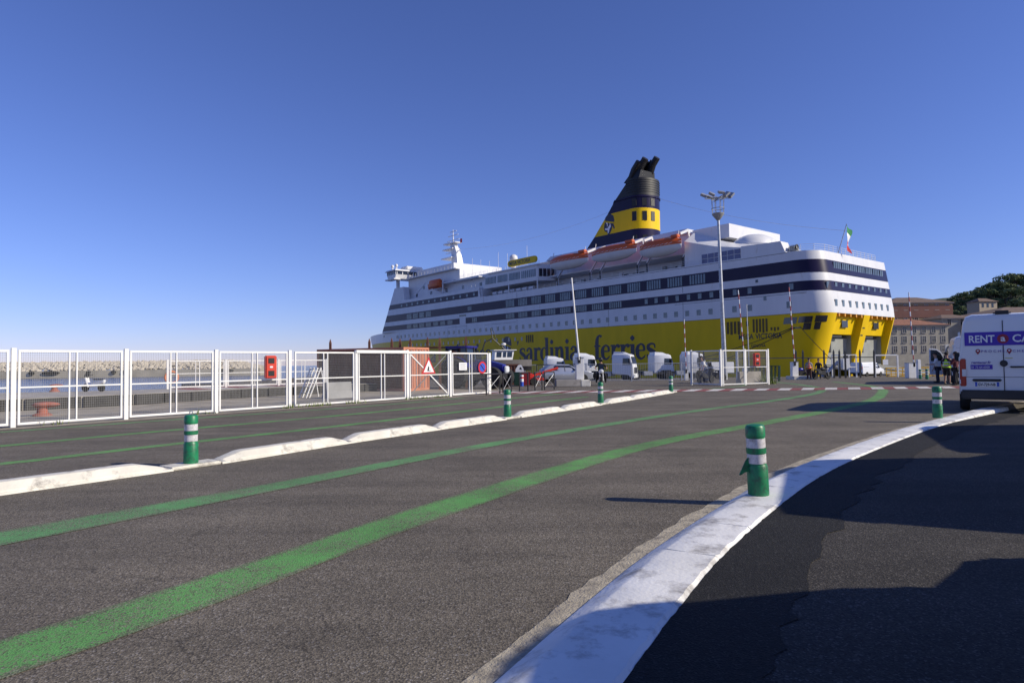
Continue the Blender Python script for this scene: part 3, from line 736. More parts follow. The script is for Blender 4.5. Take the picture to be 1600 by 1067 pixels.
# inside of the car deck behind the stern openings
for q0, q1 in ((4.5, 14.7), (17.3, 27.5)):
    g = MB(); y = s0(3) + 0.9
    g.box(q0, q1, y + 4.0, y + 4.2, 0.4, 5.75)
    g.box(q0 - 0.05, q0 + 0.1, y, y + 4, 0.4, 5.75); g.box(q1 - 0.1, q1 + 0.05, y, y + 4, 0.4, 5.75); g.box(q0, q1, y, y + 4, 0.3, 0.42)
    g.build("car_deck_lining", M_SHIPGREY, ferry, smooth=False)
    MB().loft([[(q0 + 0.2, s0(0) + 1.5, 0.45), (q1 - 0.2, s0(0) + 1.5, 0.45), (q1 - 0.2, s0(0) + 1.5, 0.15), (q0 + 0.2, s0(0) + 1.5, 0.15)],
               [(q0 + 0.2, -7.5, -1.05), (q1 - 0.2, -7.5, -1.05), (q1 - 0.2, -7.5, -1.25), (q0 + 0.2, -7.5, -1.25)]]).build("stern_ramp", M_SHIPGREY, ferry, smooth=False)
    # raised ramp flap standing in the opening
    MB().extr([(q0 + 0.1, s0(0.6) + 1.3, 0.5), (q1 - 0.1, s0(0.6) + 1.3, 0.5), (q1 - 0.1, s0(5.0) + 2.0, 5.2), (q0 + 0.1, s0(5.0) + 2.0, 5.2)], (0, 0.25, 0)).build("stern_door", M_SHIPGREY, ferry, smooth=False)
    for k in range(5):
        xx = q0 + 0.8 + k * (q1 - q0 - 1.6) / 4
        MB().box(xx - 0.22, xx + 0.22, s0(9) - 0.02, s0(9) + 1.05, 8.75, 9.28).build("hinge_bracket", mat("bracket_shade_orange", (0.6, 0.27, 0.01), 0.5), ferry, smooth=False)  # orange paints in the shade on the yellow under the bay tops
    xx = q0 + 0.55 * (q1 - q0)
    MB().box(xx - 1.1, xx + 1.1, s0(8) + 1.02, s0(8) + 1.2, 7.0, 8.2).build("stern_hatch", M_WIND, ferry, smooth=False)
    for k in range(2):
        MB().box(q0 + 1.8 + k * 0.95, q0 + 2.5 + k * 0.95, s0(3) + 1.3, s0(3) + 1.55, 2.6, 4.6).build("door_slot", M_LINE, ferry, smooth=False)
    MB().bar((q0 + 0.6, s0(5.4) + 1.3, 5.45), (q0 + 6.0, s0(5.4) + 1.3, 5.45), 0.25, 0.35).build("cable_bundle", M_BLACK, ferry, smooth=False)
for x, z0, z1 in ((15.6, 6.9, 8.3), (15.4, 5.6, 5.9)):
    MB().box(x - 0.45, x + 0.5, s0(z0) - 0.05, s0(z0) + 0.06 + 0.2, z0, z1).build("pillar_hatch", M_WIND, ferry, smooth=False)
# white superstructure sides, stern and sloped front
def sup_ring(z, off=0.0, yf=None, n=8):
    yf = sf(z) if yf is None else yf
    st = stern(z, off, n)
    fr = [(B_ + off, yf), (B_ - 3, yf + 5), (B_ - 9, yf + 8.5), (14.5, yf + 9.5), (9, yf + 8.5), (3, yf + 5), (-off, yf)]
    return [(x, y, z) for x, y in st + fr]
MB().loft([sup_ring(z) for z in (12.6, 15, 18, 20.0)], True, True, True).build("superstructure", M_HULLW, ferry, angle=25)
# forward block one deck higher
def fwd_ring(z, y0, yf):
    fr = [(B_, yf), (B_ - 3, yf + 5), (B_ - 9, yf + 8.5), (14.5, yf + 9.5), (9, yf + 8.5), (3, yf + 5), (0, yf)]
    return [(0, y0, z), (B_, y0, z)] + [(x, y, z) for x, y in fr]
MB().loft([fwd_ring(z, 97.0 + 0.2 * (z - 20), sf(z)) for z in (20.0, 23.0)], True, True, True).build("forward_superstructure", M_HULLW, ferry, angle=25)
w = MB()
for x0 in (0.0, B_ - 2.2):
  w = MB(); w.add([(x0, 140.8, 23), (x0 + 2.2, 140.8, 23), (x0 + 2.2, sf(23), 23), (x0, sf(23), 23), (x0, 141.5, 27.6), (x0 + 2.2, 141.5, 27.6), (x0 + 2.2, sf(27.6), 27.6), (x0, sf(27.6), 27.6)], [(0, 1, 2, 3), (4, 5, 6, 7), (0, 1, 5, 4), (1, 2, 6, 5), (2, 3, 7, 6), (3, 0, 4, 7)])
  w.build("wing_support", M_HULLW, ferry, smooth=False)
# navy stripes a few centimetres proud of the side
def stripe(z0, z1, ya, yb=None, round_stern=True, name="navy_stripe"):
    b = MB(); off = 0.03
    if round_stern:
        r0 = [(-off, sf(z0) - 0.02, z0)] + [(x, y, z0) for x, y in stern(z0, off, 10)] + [(B_ + off, sf(z0) - 0.02, z0)]
        r1 = [(-off, sf(z1) - 0.02, z1)] + [(x, y, z1) for x, y in stern(z1, off, 10)] + [(B_ + off, sf(z1) - 0.02, z1)]
        b.loft([r0, r1], False, False, False)
    else:
        b.add([(-off, ya, z0), (-off, yb + 0.63 * 0, z0), (-off, yb - 0.63 * (z1 - z0), z1), (-off, ya, z1)], [(0, 1, 2, 3)])
    return b.build(name, M_NAVY, ferry, angle=30)
stripe(13.1, 14.78, 0); stripe(16.2, 18.45, 0); stripe(20.45, 22.05, 98.0, sf(20.45) - 0.02, False)
def front_band(z0, z1):
    b = MB()
    def fr(z): yf = sf(z); return [(B_, yf, z), (B_ - 3, yf + 5.03, z), (B_ - 9, yf + 8.53, z), (14.5, yf + 9.53, z), (9, yf + 8.53, z), (3, yf + 5.03, z), (-0.03, yf, z)]
    b.loft([fr(z0), fr(z1)], False, False, False); b.build("front_stripe", M_NAVY, ferry)
for z0, z1 in ((13.1, 14.78), (16.2, 18.45), (20.45, 22.05)): front_band(z0, z1)
# window groups in the stripes: each group a part with its panes
def win_group(y_hi, y_lo, z0, z1, n, m=M_WIN, x=-0.05):
    b = MB(); wd = (y_hi - y_lo) / n
    for k in range(n):
        ya = y_lo + wd * k + wd * 0.16; yb = y_lo + wd * (k + 1) - wd * 0.16
        b.box(x - 0.03, x + 0.015, ya, yb, z0, z1)
    return b.build("window", m, ferry, smooth=False)
g0 = 85.2
starts = [(85.2 - 5.35 * k, 85.2 - 5.35 * k - 3.75) for k in range(12)]
for a, b2 in starts:
    if b2 > 22: win_group(a, b2, 16.4, 18.2, 6)
    if b2 > 43.5: win_group(a, b2, 13.3, 14.6, 6)
for k in range(4):
    a = 145.0 - k * 4.1 - 6
    win_group(a, a - 3.1, 16.4, 18.1, 6); win_group(a, a - 3.1, 13.3, 14.55, 6)
for k in range(3): win_group(122.2 - k * 4.1, 119.4 - k * 4.1, 13.3, 14.55, 5)
win_group(103.2, 101.2, 16.75, 17.9, 3); win_group(101.0, 98.6, 13.3, 14.5, 3)
def small_win(y, z0, z1, w=0.75, m=M_WIN, x=-0.05):
    return MB().box(x - 0.02, x + 0.02, y - w / 2, y + w / 2, z0, z1).build("porthole", m, ferry, smooth=False)
pm = {}
def port(y, z, w, h, m=M_WIN, x=-0.02):
    key = (w, h, m.name)
    if key not in pm:
        o = MB().box(-0.035, 0.03, -w / 2, w / 2, -h / 2, h / 2).build("porthole", m, ferry, smooth=False); pm[key] = o
    else:
        o = bpy.data.objects.new("porthole", pm[key].data); COL.objects.link(o); o.parent = ferry
    o.location = (x, y, z); return o
y = 146.0
while y > 20: port(y, 10.82, 0.85, 1.05); y -= 2.66 if y < 60 else 2.72
for y in (16.6, 13.5, 6.1): port(y, 10.9, 0.85, 1.1)
for y in (37.2, 34.6, 31.9, 29.3, 26.6, 24.0, 21.4, 16.4, 13.4, 5.6): port(y, 14.0, 0.8, 1.05, x=-0.06)
y = 138.0
while y > 77.5: port(y, 7.7, 0.7, 0.95); y -= 2.7
for k in range(13): port(142.5 - k * 3.55, 21.25, 0.9, 0.75, x=-0.06)
port(155.5, 11.3, 0.7, 0.7, M_WIND); port(12, 15.6, 0.5, 0.5, M_WIND); port(10.5, 12.4, 0.5, 0.8)
# gangway door and seams
MB().box(-0.06, 0, 104.3, 107.4, 13.0, 15.3).build("side_door", M_HULLW, ferry, smooth=False)
MB().box(-0.09, 0, 104.2, 107.6, 15.3, 15.8).build("door_recess", M_WIND, ferry, smooth=False)
sm = MB()
for y, za, zb in ((109.5, 9.4, 12.9), (114.0, 6.5, 12.0), (103.8, 5.0, 12.8), (95.3, 14.9, 20.0), (80.5, 9.4, 13.0), (80.5, 18.5, 20.0), (28, 9.4, 13), (28, 15, 16.1), (48, 9.4, 13)):
    sm.box(-0.012, 0.01, y - 0.03, y + 0.03, za, zb)
for ya, yb, z in ((103.8, 114, 12.4), (81, 95, 12.2), (0.5, 150, 9.33), (6, 60, 19.9), (3, 30, 12.75)):
    sm.box(-0.013, 0.01, ya, yb, z - 0.03, z + 0.03)
sm.build("plate_seams", M_LINE, ferry, smooth=False)
# yellow hull vents, lettering, emblem
for a, n, z0, z1, wd, st in ((18.3, 4, 6.2, 8.6, 0.5, 0.75), (14.3, 1, 7.5, 8.5, 0.5, 0.7), (13.0, 5, 6.3, 8.8, 0.38, 0.62), (9.6, 3, 6.5, 7.2, 0.36, 0.62), (76.9, 4, 6.6, 8.6, 0.55, 0.8)):
    for k in range(n): MB().box(-0.03, 0.02, a - k * st - wd, a - k * st, z0 + (0.0 if k % 2 else 0.15), z1).build("side_vent", M_VENT, ferry, smooth=False)
# mooring deck openings near the stern corner
def corner_panel(d0, d1, z0, z1, m_, nm):
    """panel following the rounded stern corner; d = metres from the start of the curve, negative on the flat side"""
    def pt(d, z):
        y = s0(z)
        if d < 0: return (-0.035, y + RC - d, z)
        a = math.pi + d / RC
        return (RC + (RC + 0.035) * math.cos(a), y + RC + (RC + 0.035) * math.sin(a), z)
    n = 6; ds = [d0 + (d1 - d0) * k / n for k in range(n + 1)]
    MB().loft([[pt(d, z0) for d in ds], [pt(d, z1) for d in ds]], False, False, False).build(nm, m_, ferry)
for d0, d1, z0, z1 in ((-2.6, -0.3, 7.6, 8.7), (0.0, 2.2, 7.7, 8.75), (2.6, 4.6, 7.75, 8.8), (1.0, 2.2, 6.5, 7.65), (2.7, 3.7, 6.5, 7.7), (-1.2, 0.7, 6.75, 7.0)): corner_panel(d0, d1, z0, z1, M_WIND, "mooring_opening")
def on_stern(x, z, w_, h_, m, name):
    y = s0(z)
    if x < RC: dx = RC - x; y = s0(z) + RC - math.sqrt(RC * RC - dx * dx)
    b = MB().box(x - w_ / 2, x + w_ / 2, y - 0.05, y + 0.1, z - h_ / 2, z + h_ / 2); return b.build(name, m, ferry, smooth=False)
GL = {
 's': (0.76, [[(.66, .70, .07), (.60, .92, .10), (.38, .98, .11), (.17, .86, .18), (.18, .68, .23), (.40, .52, .26), (.62, .36, .25), (.64, .14, .18), (.42, .02, .11), (.16, .06, .10), (.08, .30, .07)]]),
 'a': (0.86, [[(.14, .74, .2), (.24, .94, .13), (.44, .97, .13), (.58, .82, .22), (.6, .5, .26), (.6, .14, .24), (.72, .03, .12), (.82, .08, .05)], [(.58, .58, .08), (.3, .5, .13), (.11, .27, .22), (.2, .05, .16), (.42, .06, .1), (.56, .24, .08)]]),
 'r': (0.78, [[(.24, 1, .26), (.24, 0, .26)], [(.02, .04, .08), (.5, .04, .08)], [(.02, .95, .09), (.26, .95, .09)], [(.34, .7, .08), (.5, .93, .13), (.66, .9, .22), (.72, .8, .16)]]),
 'd': (0.94, [[(.56, .88, .07), (.34, .98, .1), (.14, .78, .2), (.09, .5, .26), (.14, .2, .2), (.34, .02, .1), (.56, .14, .07)], [(.66, 1.75, .26), (.66, 0, .26)], [(.44, 1.7, .09), (.68, 1.7, .09)], [(.66, .04, .08), (.9, .04, .08)]]),
 'i': (0.5, [[(.24, 1, .26), (.24, 0, .26)], [(.02, .04, .08), (.46, .04, .08)], [(.02, .95, .09), (.26, .95, .09)], [(.24, 1.2, .02), (.24, 1.4, .3), (.24, 1.6, .02)]]),
 'n': (1.04, [[(.24, 1, .26), (.24, 0, .26)], [(.02, .04, .08), (.46, .04, .08)], [(.02, .95, .09), (.26, .95, .09)], [(.34, .72, .08), (.5, .94, .13), (.7, .9, .22), (.77, .66, .26), (.77, .3, .26), (.77, 0, .26)], [(.55, .04, .08), (.99, .04, .08)]]),
 'f': (0.66, [[(.28, 0, .26), (.28, .6, .26), (.28, 1.2, .26), (.36, 1.54, .2), (.52, 1.68, .11), (.68, 1.58, .18)], [(.04, .95, .09), (.58, .95, .09)], [(.06, .04, .08), (.54, .04, .08)]]),
 'e': (0.78, [[(.1, .56, .08), (.66, .56, .08)], [(.64, .56, .16), (.6, .85, .15), (.38, .98, .1), (.15, .8, .2), (.1, .5, .26), (.17, .16, .2), (.4, .02, .12), (.62, .14, .08), (.7, .26, .04)]]),
 'c': (0.76, [[(.62, .74, .2), (.56, .92, .12), (.38, .98, .1), (.15, .8, .2), (.1, .5, .26), (.17, .16, .2), (.4, .02, .12), (.62, .14, .08), (.68, .26, .04)]]),
 'o': (0.86, [[(.4, .98, .09), (.14, .8, .2), (.08, .5, .26), (.14, .2, .2), (.4, .02, .09), (.66, .2, .2), (.72, .5, .26), (.66, .8, .2), (.4, .98, .09)]]),
 "'": (0.3, [[(.16, 1.62, .2), (.14, 1.4, .12), (.08, 1.28, .03)]]),
}
def letter(ch, y0, z0, sx, sz):
    adv, strokes = GL[ch]; b = MB()
    for i, st in enumerate(strokes):
        p = catmull(st, 7 if len(st) > 2 else 1); xo = -0.03 - 0.008 * i
        l = []; r = []
        for k in range(len(p)):
            a = p[max(k - 1, 0)]; c = p[min(k + 1, len(p) - 1)]
            t = Vector((c[0] - a[0], c[1] - a[1])); t = t.normalized() if t.length > 1e-6 else Vector((0, 1)); n = Vector((-t.y, t.x)) * max(p[k][2] * 1.15, 0.004) / 2
            l.append((xo, y0 - (p[k][0] + n.x) * sx, z0 + (p[k][1] + n.y) * sz)); r.append((xo, y0 - (p[k][0] - n.x) * sx, z0 + (p[k][1] - n.y) * sz))
        for k in range(len(p) - 1): b.add([l[k], r[k], r[k + 1], l[k + 1]], [(0, 1, 2, 3)])
    b.build("hull_letter", M_NAVYT, ferry, smooth=False)
    return adv * sx
def word(wd, y0, z0=2.0, sx=3.55, sz=3.22):
    for ch in wd: y0 -= letter(ch, y0, z0, sx, sz)
word("'sardinia", 80.8); word("ferries", 52.7); word("corsica", 139.5); word("ferries", 110.0)
def side_txt(body, y, z, size, nm="name_lettering", bold=0.0, sx=1.0):
    return txt(nm, body, size, M_NAVYT, ferry, (-0.03, y, z), (R(90), 0, R(-90)), 0.01, bold=bold, sx=sx)
side_txt("MEGA", 15.9, 5.25, 1.35, bold=0.012, sx=0.82); side_txt("VICTORIA", 12.5, 5.25, 1.35, bold=0.012, sx=0.82); side_txt("GENOVA", 13.4, 3.75, 0.85, sx=0.8)
def emblem(yc, zc, r, x0, parent, bz=0.0, flip=1):
    """profile head with white face marks under a dark headband"""
    def pl(pts, xo, m, nm):
        q = [(x0 + xo, yc - a * r, zc + b_ * r) for a, b_ in pts]
        MB().add(q, [tuple(range(len(q)))]).build(nm, m, parent, smooth=False)
    pl([(-0.55, 0.35), (-0.5, 0.75), (-0.2, 1.0), (0.25, 1.02), (0.6, 0.75), (0.72, 0.3), (0.6, -0.1), (0.78, -0.5), (0.62, -0.55), (0.45, -0.2), (0.35, -0.55), (0.1, -0.95), (-0.1, -1.0), (-0.35, -0.7), (-0.6, -0.6), (-0.7, -0.25)], 0, M_NAVYT, "emblem_head")
    for pts in ([(-0.4, 0.2), (-0.2, 0.25), (-0.15, -0.1), (-0.3, -0.2), (-0.25, 0.0)], [(-0.55, -0.3), (-0.2, -0.35), (0.0, -0.15), (0.2, 0.05), (0.25, -0.25), (0.05, -0.5), (-0.05, -0.85), (-0.2, -0.85), (-0.2, -0.55), (-0.5, -0.5)], [(0.05, 0.15), (0.2, 0.2), (0.12, -0.05)]):
        pl(pts, -0.012, M_SIGNW, "emblem_mark")
    pl([(-0.62, 0.3), (-0.55, 0.45), (0.68, 0.12), (0.66, -0.02)], -0.02, M_HULLY, "emblem_headband")
emblem(85.0, 5.6, 2.9, -0.03, ferry)
# stern windows
for k in range(26):
    x = 6.2 + k * 0.72 + (k // 4) * 0.25
    if x < 26.2: on_stern(x, 17.25, 0.52, 1.9, M_WIN, "window")
for k in range(10): on_stern(3.0 + k * 2.55, 14.0, 0.8, 1.1, M_WIN, "porthole")
for k in range(9): on_stern(4.4 + k * 2.6, 11.0, 0.8, 1.15, M_WIN, "porthole")
# boat deck: house set in from the edge, roof, forward glazed house over the open promenade
MB().box(7.0, 22.0, 28.0, 97.5, 20.0, 23.2).build("boat_deck_wall", M_HULLW, ferry, smooth=False)
MB().box(4.6, 24.4, 28.0, 97.5, 23.2, 27.6).build("boat_deck_house", M_HULLW, ferry, smooth=False)
MB().loft([[(3.8, 29, 27.6), (25.2, 29, 27.6), (25.2, 73, 27.6), (3.8, 73, 27.6)], [(4.5, 30, 28.7), (24.5, 30, 28.7), (24.5, 72, 28.7), (4.5, 72, 28.7)]]).build("house_roof", M_HULLW, ferry, smooth=False)
gh = MB(); gh.add([(0, 72.0, 22.3), (0, 95.4, 22.3), (4.2, 97.3, 22.3), (4.2, 70.0, 22.3), (0, 72.0, 26.2), (0, 94.0, 26.2), (4.2, 96.0, 26.2), (4.2, 70.0, 26.2)], [(0, 1, 2, 3), (4, 5, 6, 7), (0, 1, 5, 4), (1, 2, 6, 5), (2, 3, 7, 6), (3, 0, 4, 7)])
gh.build("glazed_house", M_HULLW, ferry, smooth=False)
MB().box(-0.35, 26, 71.5, 93.0, 26.2, 26.5).build("house_roof", M_HULLW, ferry, smooth=False)
for a, b2 in ((94.4, 89.3), (88.8, 84.3), (83.8, 79.0), (78.6, 72.6)): win_group(a, b2, 23.4, 25.3, 8, M_WIN, -0.03)
for k in range(4):
    p0 = Vector((0, 72, 0)).lerp(Vector((4.2, 70, 0)), 0.08 + 0.23 * k); p1 = Vector((0, 72, 0)).lerp(Vector((4.2, 70, 0)), 0.27 + 0.23 * k)
    o = Vector((-0.02, -0.05, 0))
    MB().add([p0 + o + Vector((0, 0, 23.3)), p1 + o + Vector((0, 0, 23.3)), p1 + o + Vector((0, 0, 25.3)), p0 + o + Vector((0, 0, 25.3))], [(0, 1, 2, 3)]).build("window", M_WIND, ferry, smooth=False)
for y in (72.3, 84, 96.2): MB().box(0.05, 0.3, y - 0.15, y + 0.15, 20, 22.3).build("promenade_pillar", M_HULLW, ferry, smooth=False)
for k in range(7):
    y = 91.5 - k * 2.6
    MB().tube([(1.4, y - 0.9, 20.85), (1.4, y + 0.9, 20.85)], 0.5, 12).build("raft_canister", M_HULLW, ferry)
MB().box(-0.02, 0.12, 6.5, 97, 20.0, 20.16).build("deck_edge", M_HULLW, ferry, smooth=False)
def railing(pts, h=1.05, step=1.4, rails=3, r=0.025, name="railing"):
    b = MB()
    for a, c in zip(pts, pts[1:]):
        a = Vector(a); c = Vector(c); n = max(1, int((c - a).length / step))
        for k in range(n + 1):
            p = a.lerp(c, k / n); b.bar(p, p + Vector((0, 0, h)), 0.05)
        for q in range(rails): b.bar(a + Vector((0, 0, h * (q + 1) / rails)), c + Vector((0, 0, h * (q + 1) / rails)), 0.04)
    return b.build(name, M_HULLW, ferry, smooth=False)
railing([(0.15, 24, 20.15), (0.15, 72, 20.15)], 1.05, 2.2, 3)
railing([(0.6, 72, 26.5), (0.6, 92, 26.5)], 1.0, 2.0)
railing([(0.2, 97.5, 23), (0.2, 140, 23)], 1.05, 2.0)
railing([(0.3, 6, 20), (0.8, 4.2, 20), (2.2, 2.6, 20), (4.4, 1.85, 20), (24.6, 1.85, 20), (27.5, 3, 20), (28.6, 6, 20), (28.6, 20, 20)], 1.15, 1.5, 3)
# doors, lockers on the boat deck wall
for y in (66.5, 58.5, 49.0, 44.0, 34.0, 30.0):
    MB().box(6.93, 7.0, y - 0.9, y + 0.9, 20.1, 21.7).build("deck_door", M_NAVYT, ferry, smooth=False)
for k in range(11):
    y = 28.5 + k * 4.1
    MB().box(5.2, 5.95, y - 0.5, y + 0.4, 20.1, 21.0 + 0.4 * (k % 3)).build("deck_locker", M_HULLW if k % 2 else M_SHIPGREY, ferry, smooth=False)
MB().box(1.9, 7.0, 28.5, 70, 22.95, 23.19).build("gallery", M_HULLW, ferry, smooth=False)
# davits and lifeboats
def davit(y):
    d = MB()
    d.bar((1.0, y, 20.2), (1.0, y, 22.2), 0.35, 0.35); d.bar((1.0, y, 22.2), (3.3, y, 25.2), 0.32, 0.4); d.bar((3.3, y, 25.2), (2.6, y, 27.9), 0.32, 0.4); d.bar((2.6, y, 27.9), (0.0, y, 26.9), 0.45, 0.5)
    d.build("davit", M_HULLW, ferry, smooth=False)
    MB().bar((0.86, y - 0.02, 20.2), (0.82, y - 0.02, 22.1), 0.1, 0.37).build("davit_track", M_BLACK, ferry, smooth=False)
    MB().bar((0.84, y, 22.1), (3.0, y, 24.95), 0.38, 0.12).build("davit_track", M_BLACK, ferry, smooth=False)
def lifeboat(yc, ln, z0, label):
    lb = thing("lifeboat", label, "lifeboat", S(yc, -0.6, z0 - 0.25), SA, "orange topped lifeboats hanging in davits")
    def ring(u, zs):
        w = 1.75 * max(0.02, (1 - abs(u) ** 2.6)); k = 0.95 * abs(u) ** 2.8
        return [(w * a, u * ln / 2, b_ + (k if b_ < 0.9 else (k * 0.5 if b_ < 1.5 else (0.12 * abs(u) ** 3 if b_ < 2.2 else -0.45 * abs(u) ** 3)))) for a, b_ in zs]
    us = [-1, -0.93, -0.8, -0.55, -0.25, 0, 0.25, 0.55, 0.8, 0.93, 1]
    hz = [(-1, 1.9), (-0.97, 1.3), (-0.8, 0.6), (-0.4, 0.12), (0, 0), (0.4, 0.12), (0.8, 0.6), (0.97, 1.3), (1, 1.9)]
    MB().loft([ring(u, hz) for u in us]).build("boat_hull", M_HULLW, lb, angle=60)
    tz = [(1.03, 1.5), (1.05, 1.85), (0.98, 2.3), (0.6, 2.75), (0, 2.85), (-0.6, 2.75), (-0.98, 2.3), (-1.05, 1.85), (-1.03, 1.5)]
    MB().loft([ring(u, tz) for u in us]).build("canopy", M_BOATO, lb, angle=50)
    MB().box(-0.5, 0.5, -ln * 0.44, -ln * 0.28, 2.7, 3.2).build("steering_dome", M_BOATO, lb, bevel=0.12)
    b = MB()
    for k in range(9): b.bar((-1.86, -ln * 0.42 + k * ln * 0.1, 1.75), (-1.86, -ln * 0.34 + k * ln * 0.1, 1.6), 0.05)
    b.build("grab_line", M_HULLW, lb, smooth=False)
    for y in (-ln * 0.42, ln * 0.42):
        h = MB().bar((0, y, 2.4), (0.3, y, 4.0 - 0.2), 0.1); h.build("hoist_fall", M_HULLW, lb, smooth=False)
    lb.scale = (1.05, 0.97, 1.24)
    return lb
lifeboat(60.0, 13.4, 23.75, "leftmost and smallest looking lifeboat in davits, orange top over white hull")
lifeboat(45.7, 13.6, 23.8, "middle lifeboat of three in davits below the funnel")
lifeboat(32.9, 10.9, 23.0, "rightmost lifeboat of three in davits, right of the funnel")
for y in (65.6, 54.4, 51.2, 40.2, 37.6, 28.4): davit(y)
# aft lounge with curved glazing, dome, windbreak panel
la = MB()
prof = [(28.0, 20.0), (28.0, 27.4), (25, 26.2), (21, 24.6), (16.0, 23.3), (11.5, 22.6), (11.5, 20.0)]
la.loft([[(x, y, 20 + (z - 20) * k) for y, z in prof] for x, k in ((0.9, 0.72), (4.0, 1.0), (25, 1.0), (28.1, 0.72))]).build("aft_lounge", M_HULLW, ferry, angle=20)
MB().box(5, 24, 20.5, 29, 25.5, 28.2).build("upper_house", M_HULLW, ferry, smooth=False)
MB().ball((9, 17.5, 23.6), (5.0, 4.0, 2.3), 16, 8).build("skylight_dome", M_HULLW, ferry)
for k in range(6):
    ya = 24.0 - k * 1.42
    for z0, z1 in ((20.25, 21.15), (21.25, 22.1)): MB().box(0.84, 0.9, ya - 1.25, ya, z0, min(z1, 22.1)).build("lounge_window", mat("lounge_glass", (0.07, 0.05, 0.14), 0.1, spec=0.8), ferry, smooth=False)
MB().add([(0.05, 15.0, 20.16), (0.05, 6.6, 20.16), (0.05, 7.4, 22.1), (0.05, 15.0, 22.3), (0.25, 15.0, 20.16), (0.25, 6.6, 20.16), (0.25, 7.4, 22.1), (0.25, 15.0, 22.3)], [(3, 2, 1, 0), (4, 5, 6, 7), (0, 1, 5, 4), (1, 2, 6, 5), (2, 3, 7, 6), (3, 0, 4, 7)]).build("windbreak", M_HULLW, ferry, smooth=False)
MB().add([(0.25, 6.6, 20.16), (2.2, 6.4, 20.16), (2.2, 7.2, 22.0), (0.25, 7.4, 22.1)], [(0, 1, 2, 3)]).build("windbreak_return", M_HULLW, ferry, smooth=False)
rg = MB().tube([(0.9 + 0.42 * math.cos(a), 4.9, 20.75 + 0.42 * math.sin(a)) for a in [2 * math.pi * k / 14 for k in range(15)]], 0.12, 8); rg.build("deck_ring", M_BLACK, ferry)
MB().box(1.0, 2.4, 5.2, 6.6, 20.05, 21.2).build("deck_winch", M_SHIPGREY, ferry, bevel=0.2)
# flag
MB().tube([(9.0, 1.7, 20), (10.4, 0.7, 25.2)], 0.07, 6).build("flagstaff", M_GALV, ferry)
for i, (m_, a) in enumerate(((mat("flag_green", (0.01, 0.2, 0.06), 0.8), 0), (M_SIGNW, 1), (mat("flag_red", (0.5, 0.02, 0.03), 0.8), 2))):
    b = MB(); cols = []
    for k in range(5):
        u = (a + k / 4) / 3.0
        cols.append([(10.35 - 0.25 * u + 1.15 * v * (1 - 0.25 * u) + 0.1 * math.sin(6 * u + 2 * v), 0.6 + 0.28 * math.sin(7 * u + 4 * v) * (0.3 + v), 25.1 - 4.3 * u - 0.9 * v) for v in (0, 0.35, 0.7, 1)])
    for k in range(4):
        for j in range(3): b.add([cols[k][j], cols[k + 1][j], cols[k + 1][j + 1], cols[k][j + 1]], [(0, 1, 2, 3)])
    b.build("flag_stripe", m_, ferry)
# funnel: rounded aft end, raked front
def fun_ring(z, off=0.0):
    # front edge at centre
    pts = [(28, 69.0), (32.6, 64.2), (37.5, 59.6), (40.3, 57.2), (44.0, 53.2), (44.8, 52.2)]
    for (za, ya), (zb, yb) in zip(pts, pts[1:]):
        if za <= z <= zb: yf = ya + (yb - ya) * (z - za) / (zb - za)
    hw = 4.5 + off; yb_ = 49.6
    out = [(14.5 + hw * math.cos(a), yb_ + 3.4 * math.sin(a) * (1 + off / 4.7)) for a in [math.pi + math.pi * k / 12 for k in range(13)]]
    out += [(14.5 + hw, yf - 2.5), (14.5 + hw * 0.6, yf - 0.6), (14.5, yf + off), (14.5 - hw * 0.6, yf - 0.6), (14.5 - hw, yf - 2.5)]
    return [(x, y, z) for x, y in out]
for z0, z1, m_, nm in ((28, 32.6, M_NAVY, "funnel_base_band"), (32.6, 37.5, M_HULLY, "funnel_yellow_band"), (37.5, 40.3, M_NAVY, "funnel_navy_band"), (40.3, 44.7, M_FBLACK, "funnel_top")):
    MB().loft([fun_ring(z0), fun_ring((z0 + z1) / 2), fun_ring(z1)]).build(nm, m_, ferry, angle=40)
MB().loft([fun_ring(40.1, 0.25), fun_ring(40.5, 0.25)]).build("funnel_ring", M_NAVY, ferry, angle=40)
for k in range(6): MB().loft([[(x, min(y, 51.0), z) for x, y, z in fun_ring(41.4 + k * 0.55, 0.12)], [(x, min(y, 51.0), z) for x, y, z in fun_ring(41.55 + k * 0.55, 0.12)]]).build("funnel_louvre", M_FBLACK, ferry, angle=40)
for k, (x, y, zt) in enumerate(((13.0, 46.4, 48.6), (16.3, 45.6, 49.2), (12.2, 47.6, 48.0), (15.6, 48.2, 49.0), (13.6, 49.0, 48.4), (16.8, 47.2, 48.8))):
    b = MB(); b.tube([(x, y + 4.4, 44.0), (x, y + 2.4, zt - 0.6), (x, y + 1.0, zt + 0.9)], [0.85, 0.85, 0.8], 12); b.build("exhaust_pipe", M_FBLACK, ferry)
MB().loft([[(11.5, 48.4, 44.6), (17.5, 48.4, 44.6), (17.5, 53.0, 44.6), (11.5, 53.0, 44.6)], [(12, 48.0, 46.8), (17, 48.0, 46.8), (17, 51.0, 46.8), (12, 51.0, 46.8)]]).build("exhaust_casing", M_FBLACK, ferry, smooth=False)
for zc, hh, offy in ((35.6, 2.2, 0), (29.9, 2.4, 0), (38.9, 1.8, 0)):
    for a in (195, 232, 262):
        a = R(a); x = 14.5 + 4.52 * math.cos(a); y = 49.6 + 3.42 * math.sin(a)
        o = MB().box(-0.55, 0.55, -0.05, 0.12, -hh / 2, hh / 2).build("funnel_opening", M_FBLACK, ferry, smooth=False, loc=(x, y, zc))
        o.rotation_euler.z = a + math.pi / 2
emblem(56.6, 35.0, 2.45, 10.0 - 0.03, ferry)
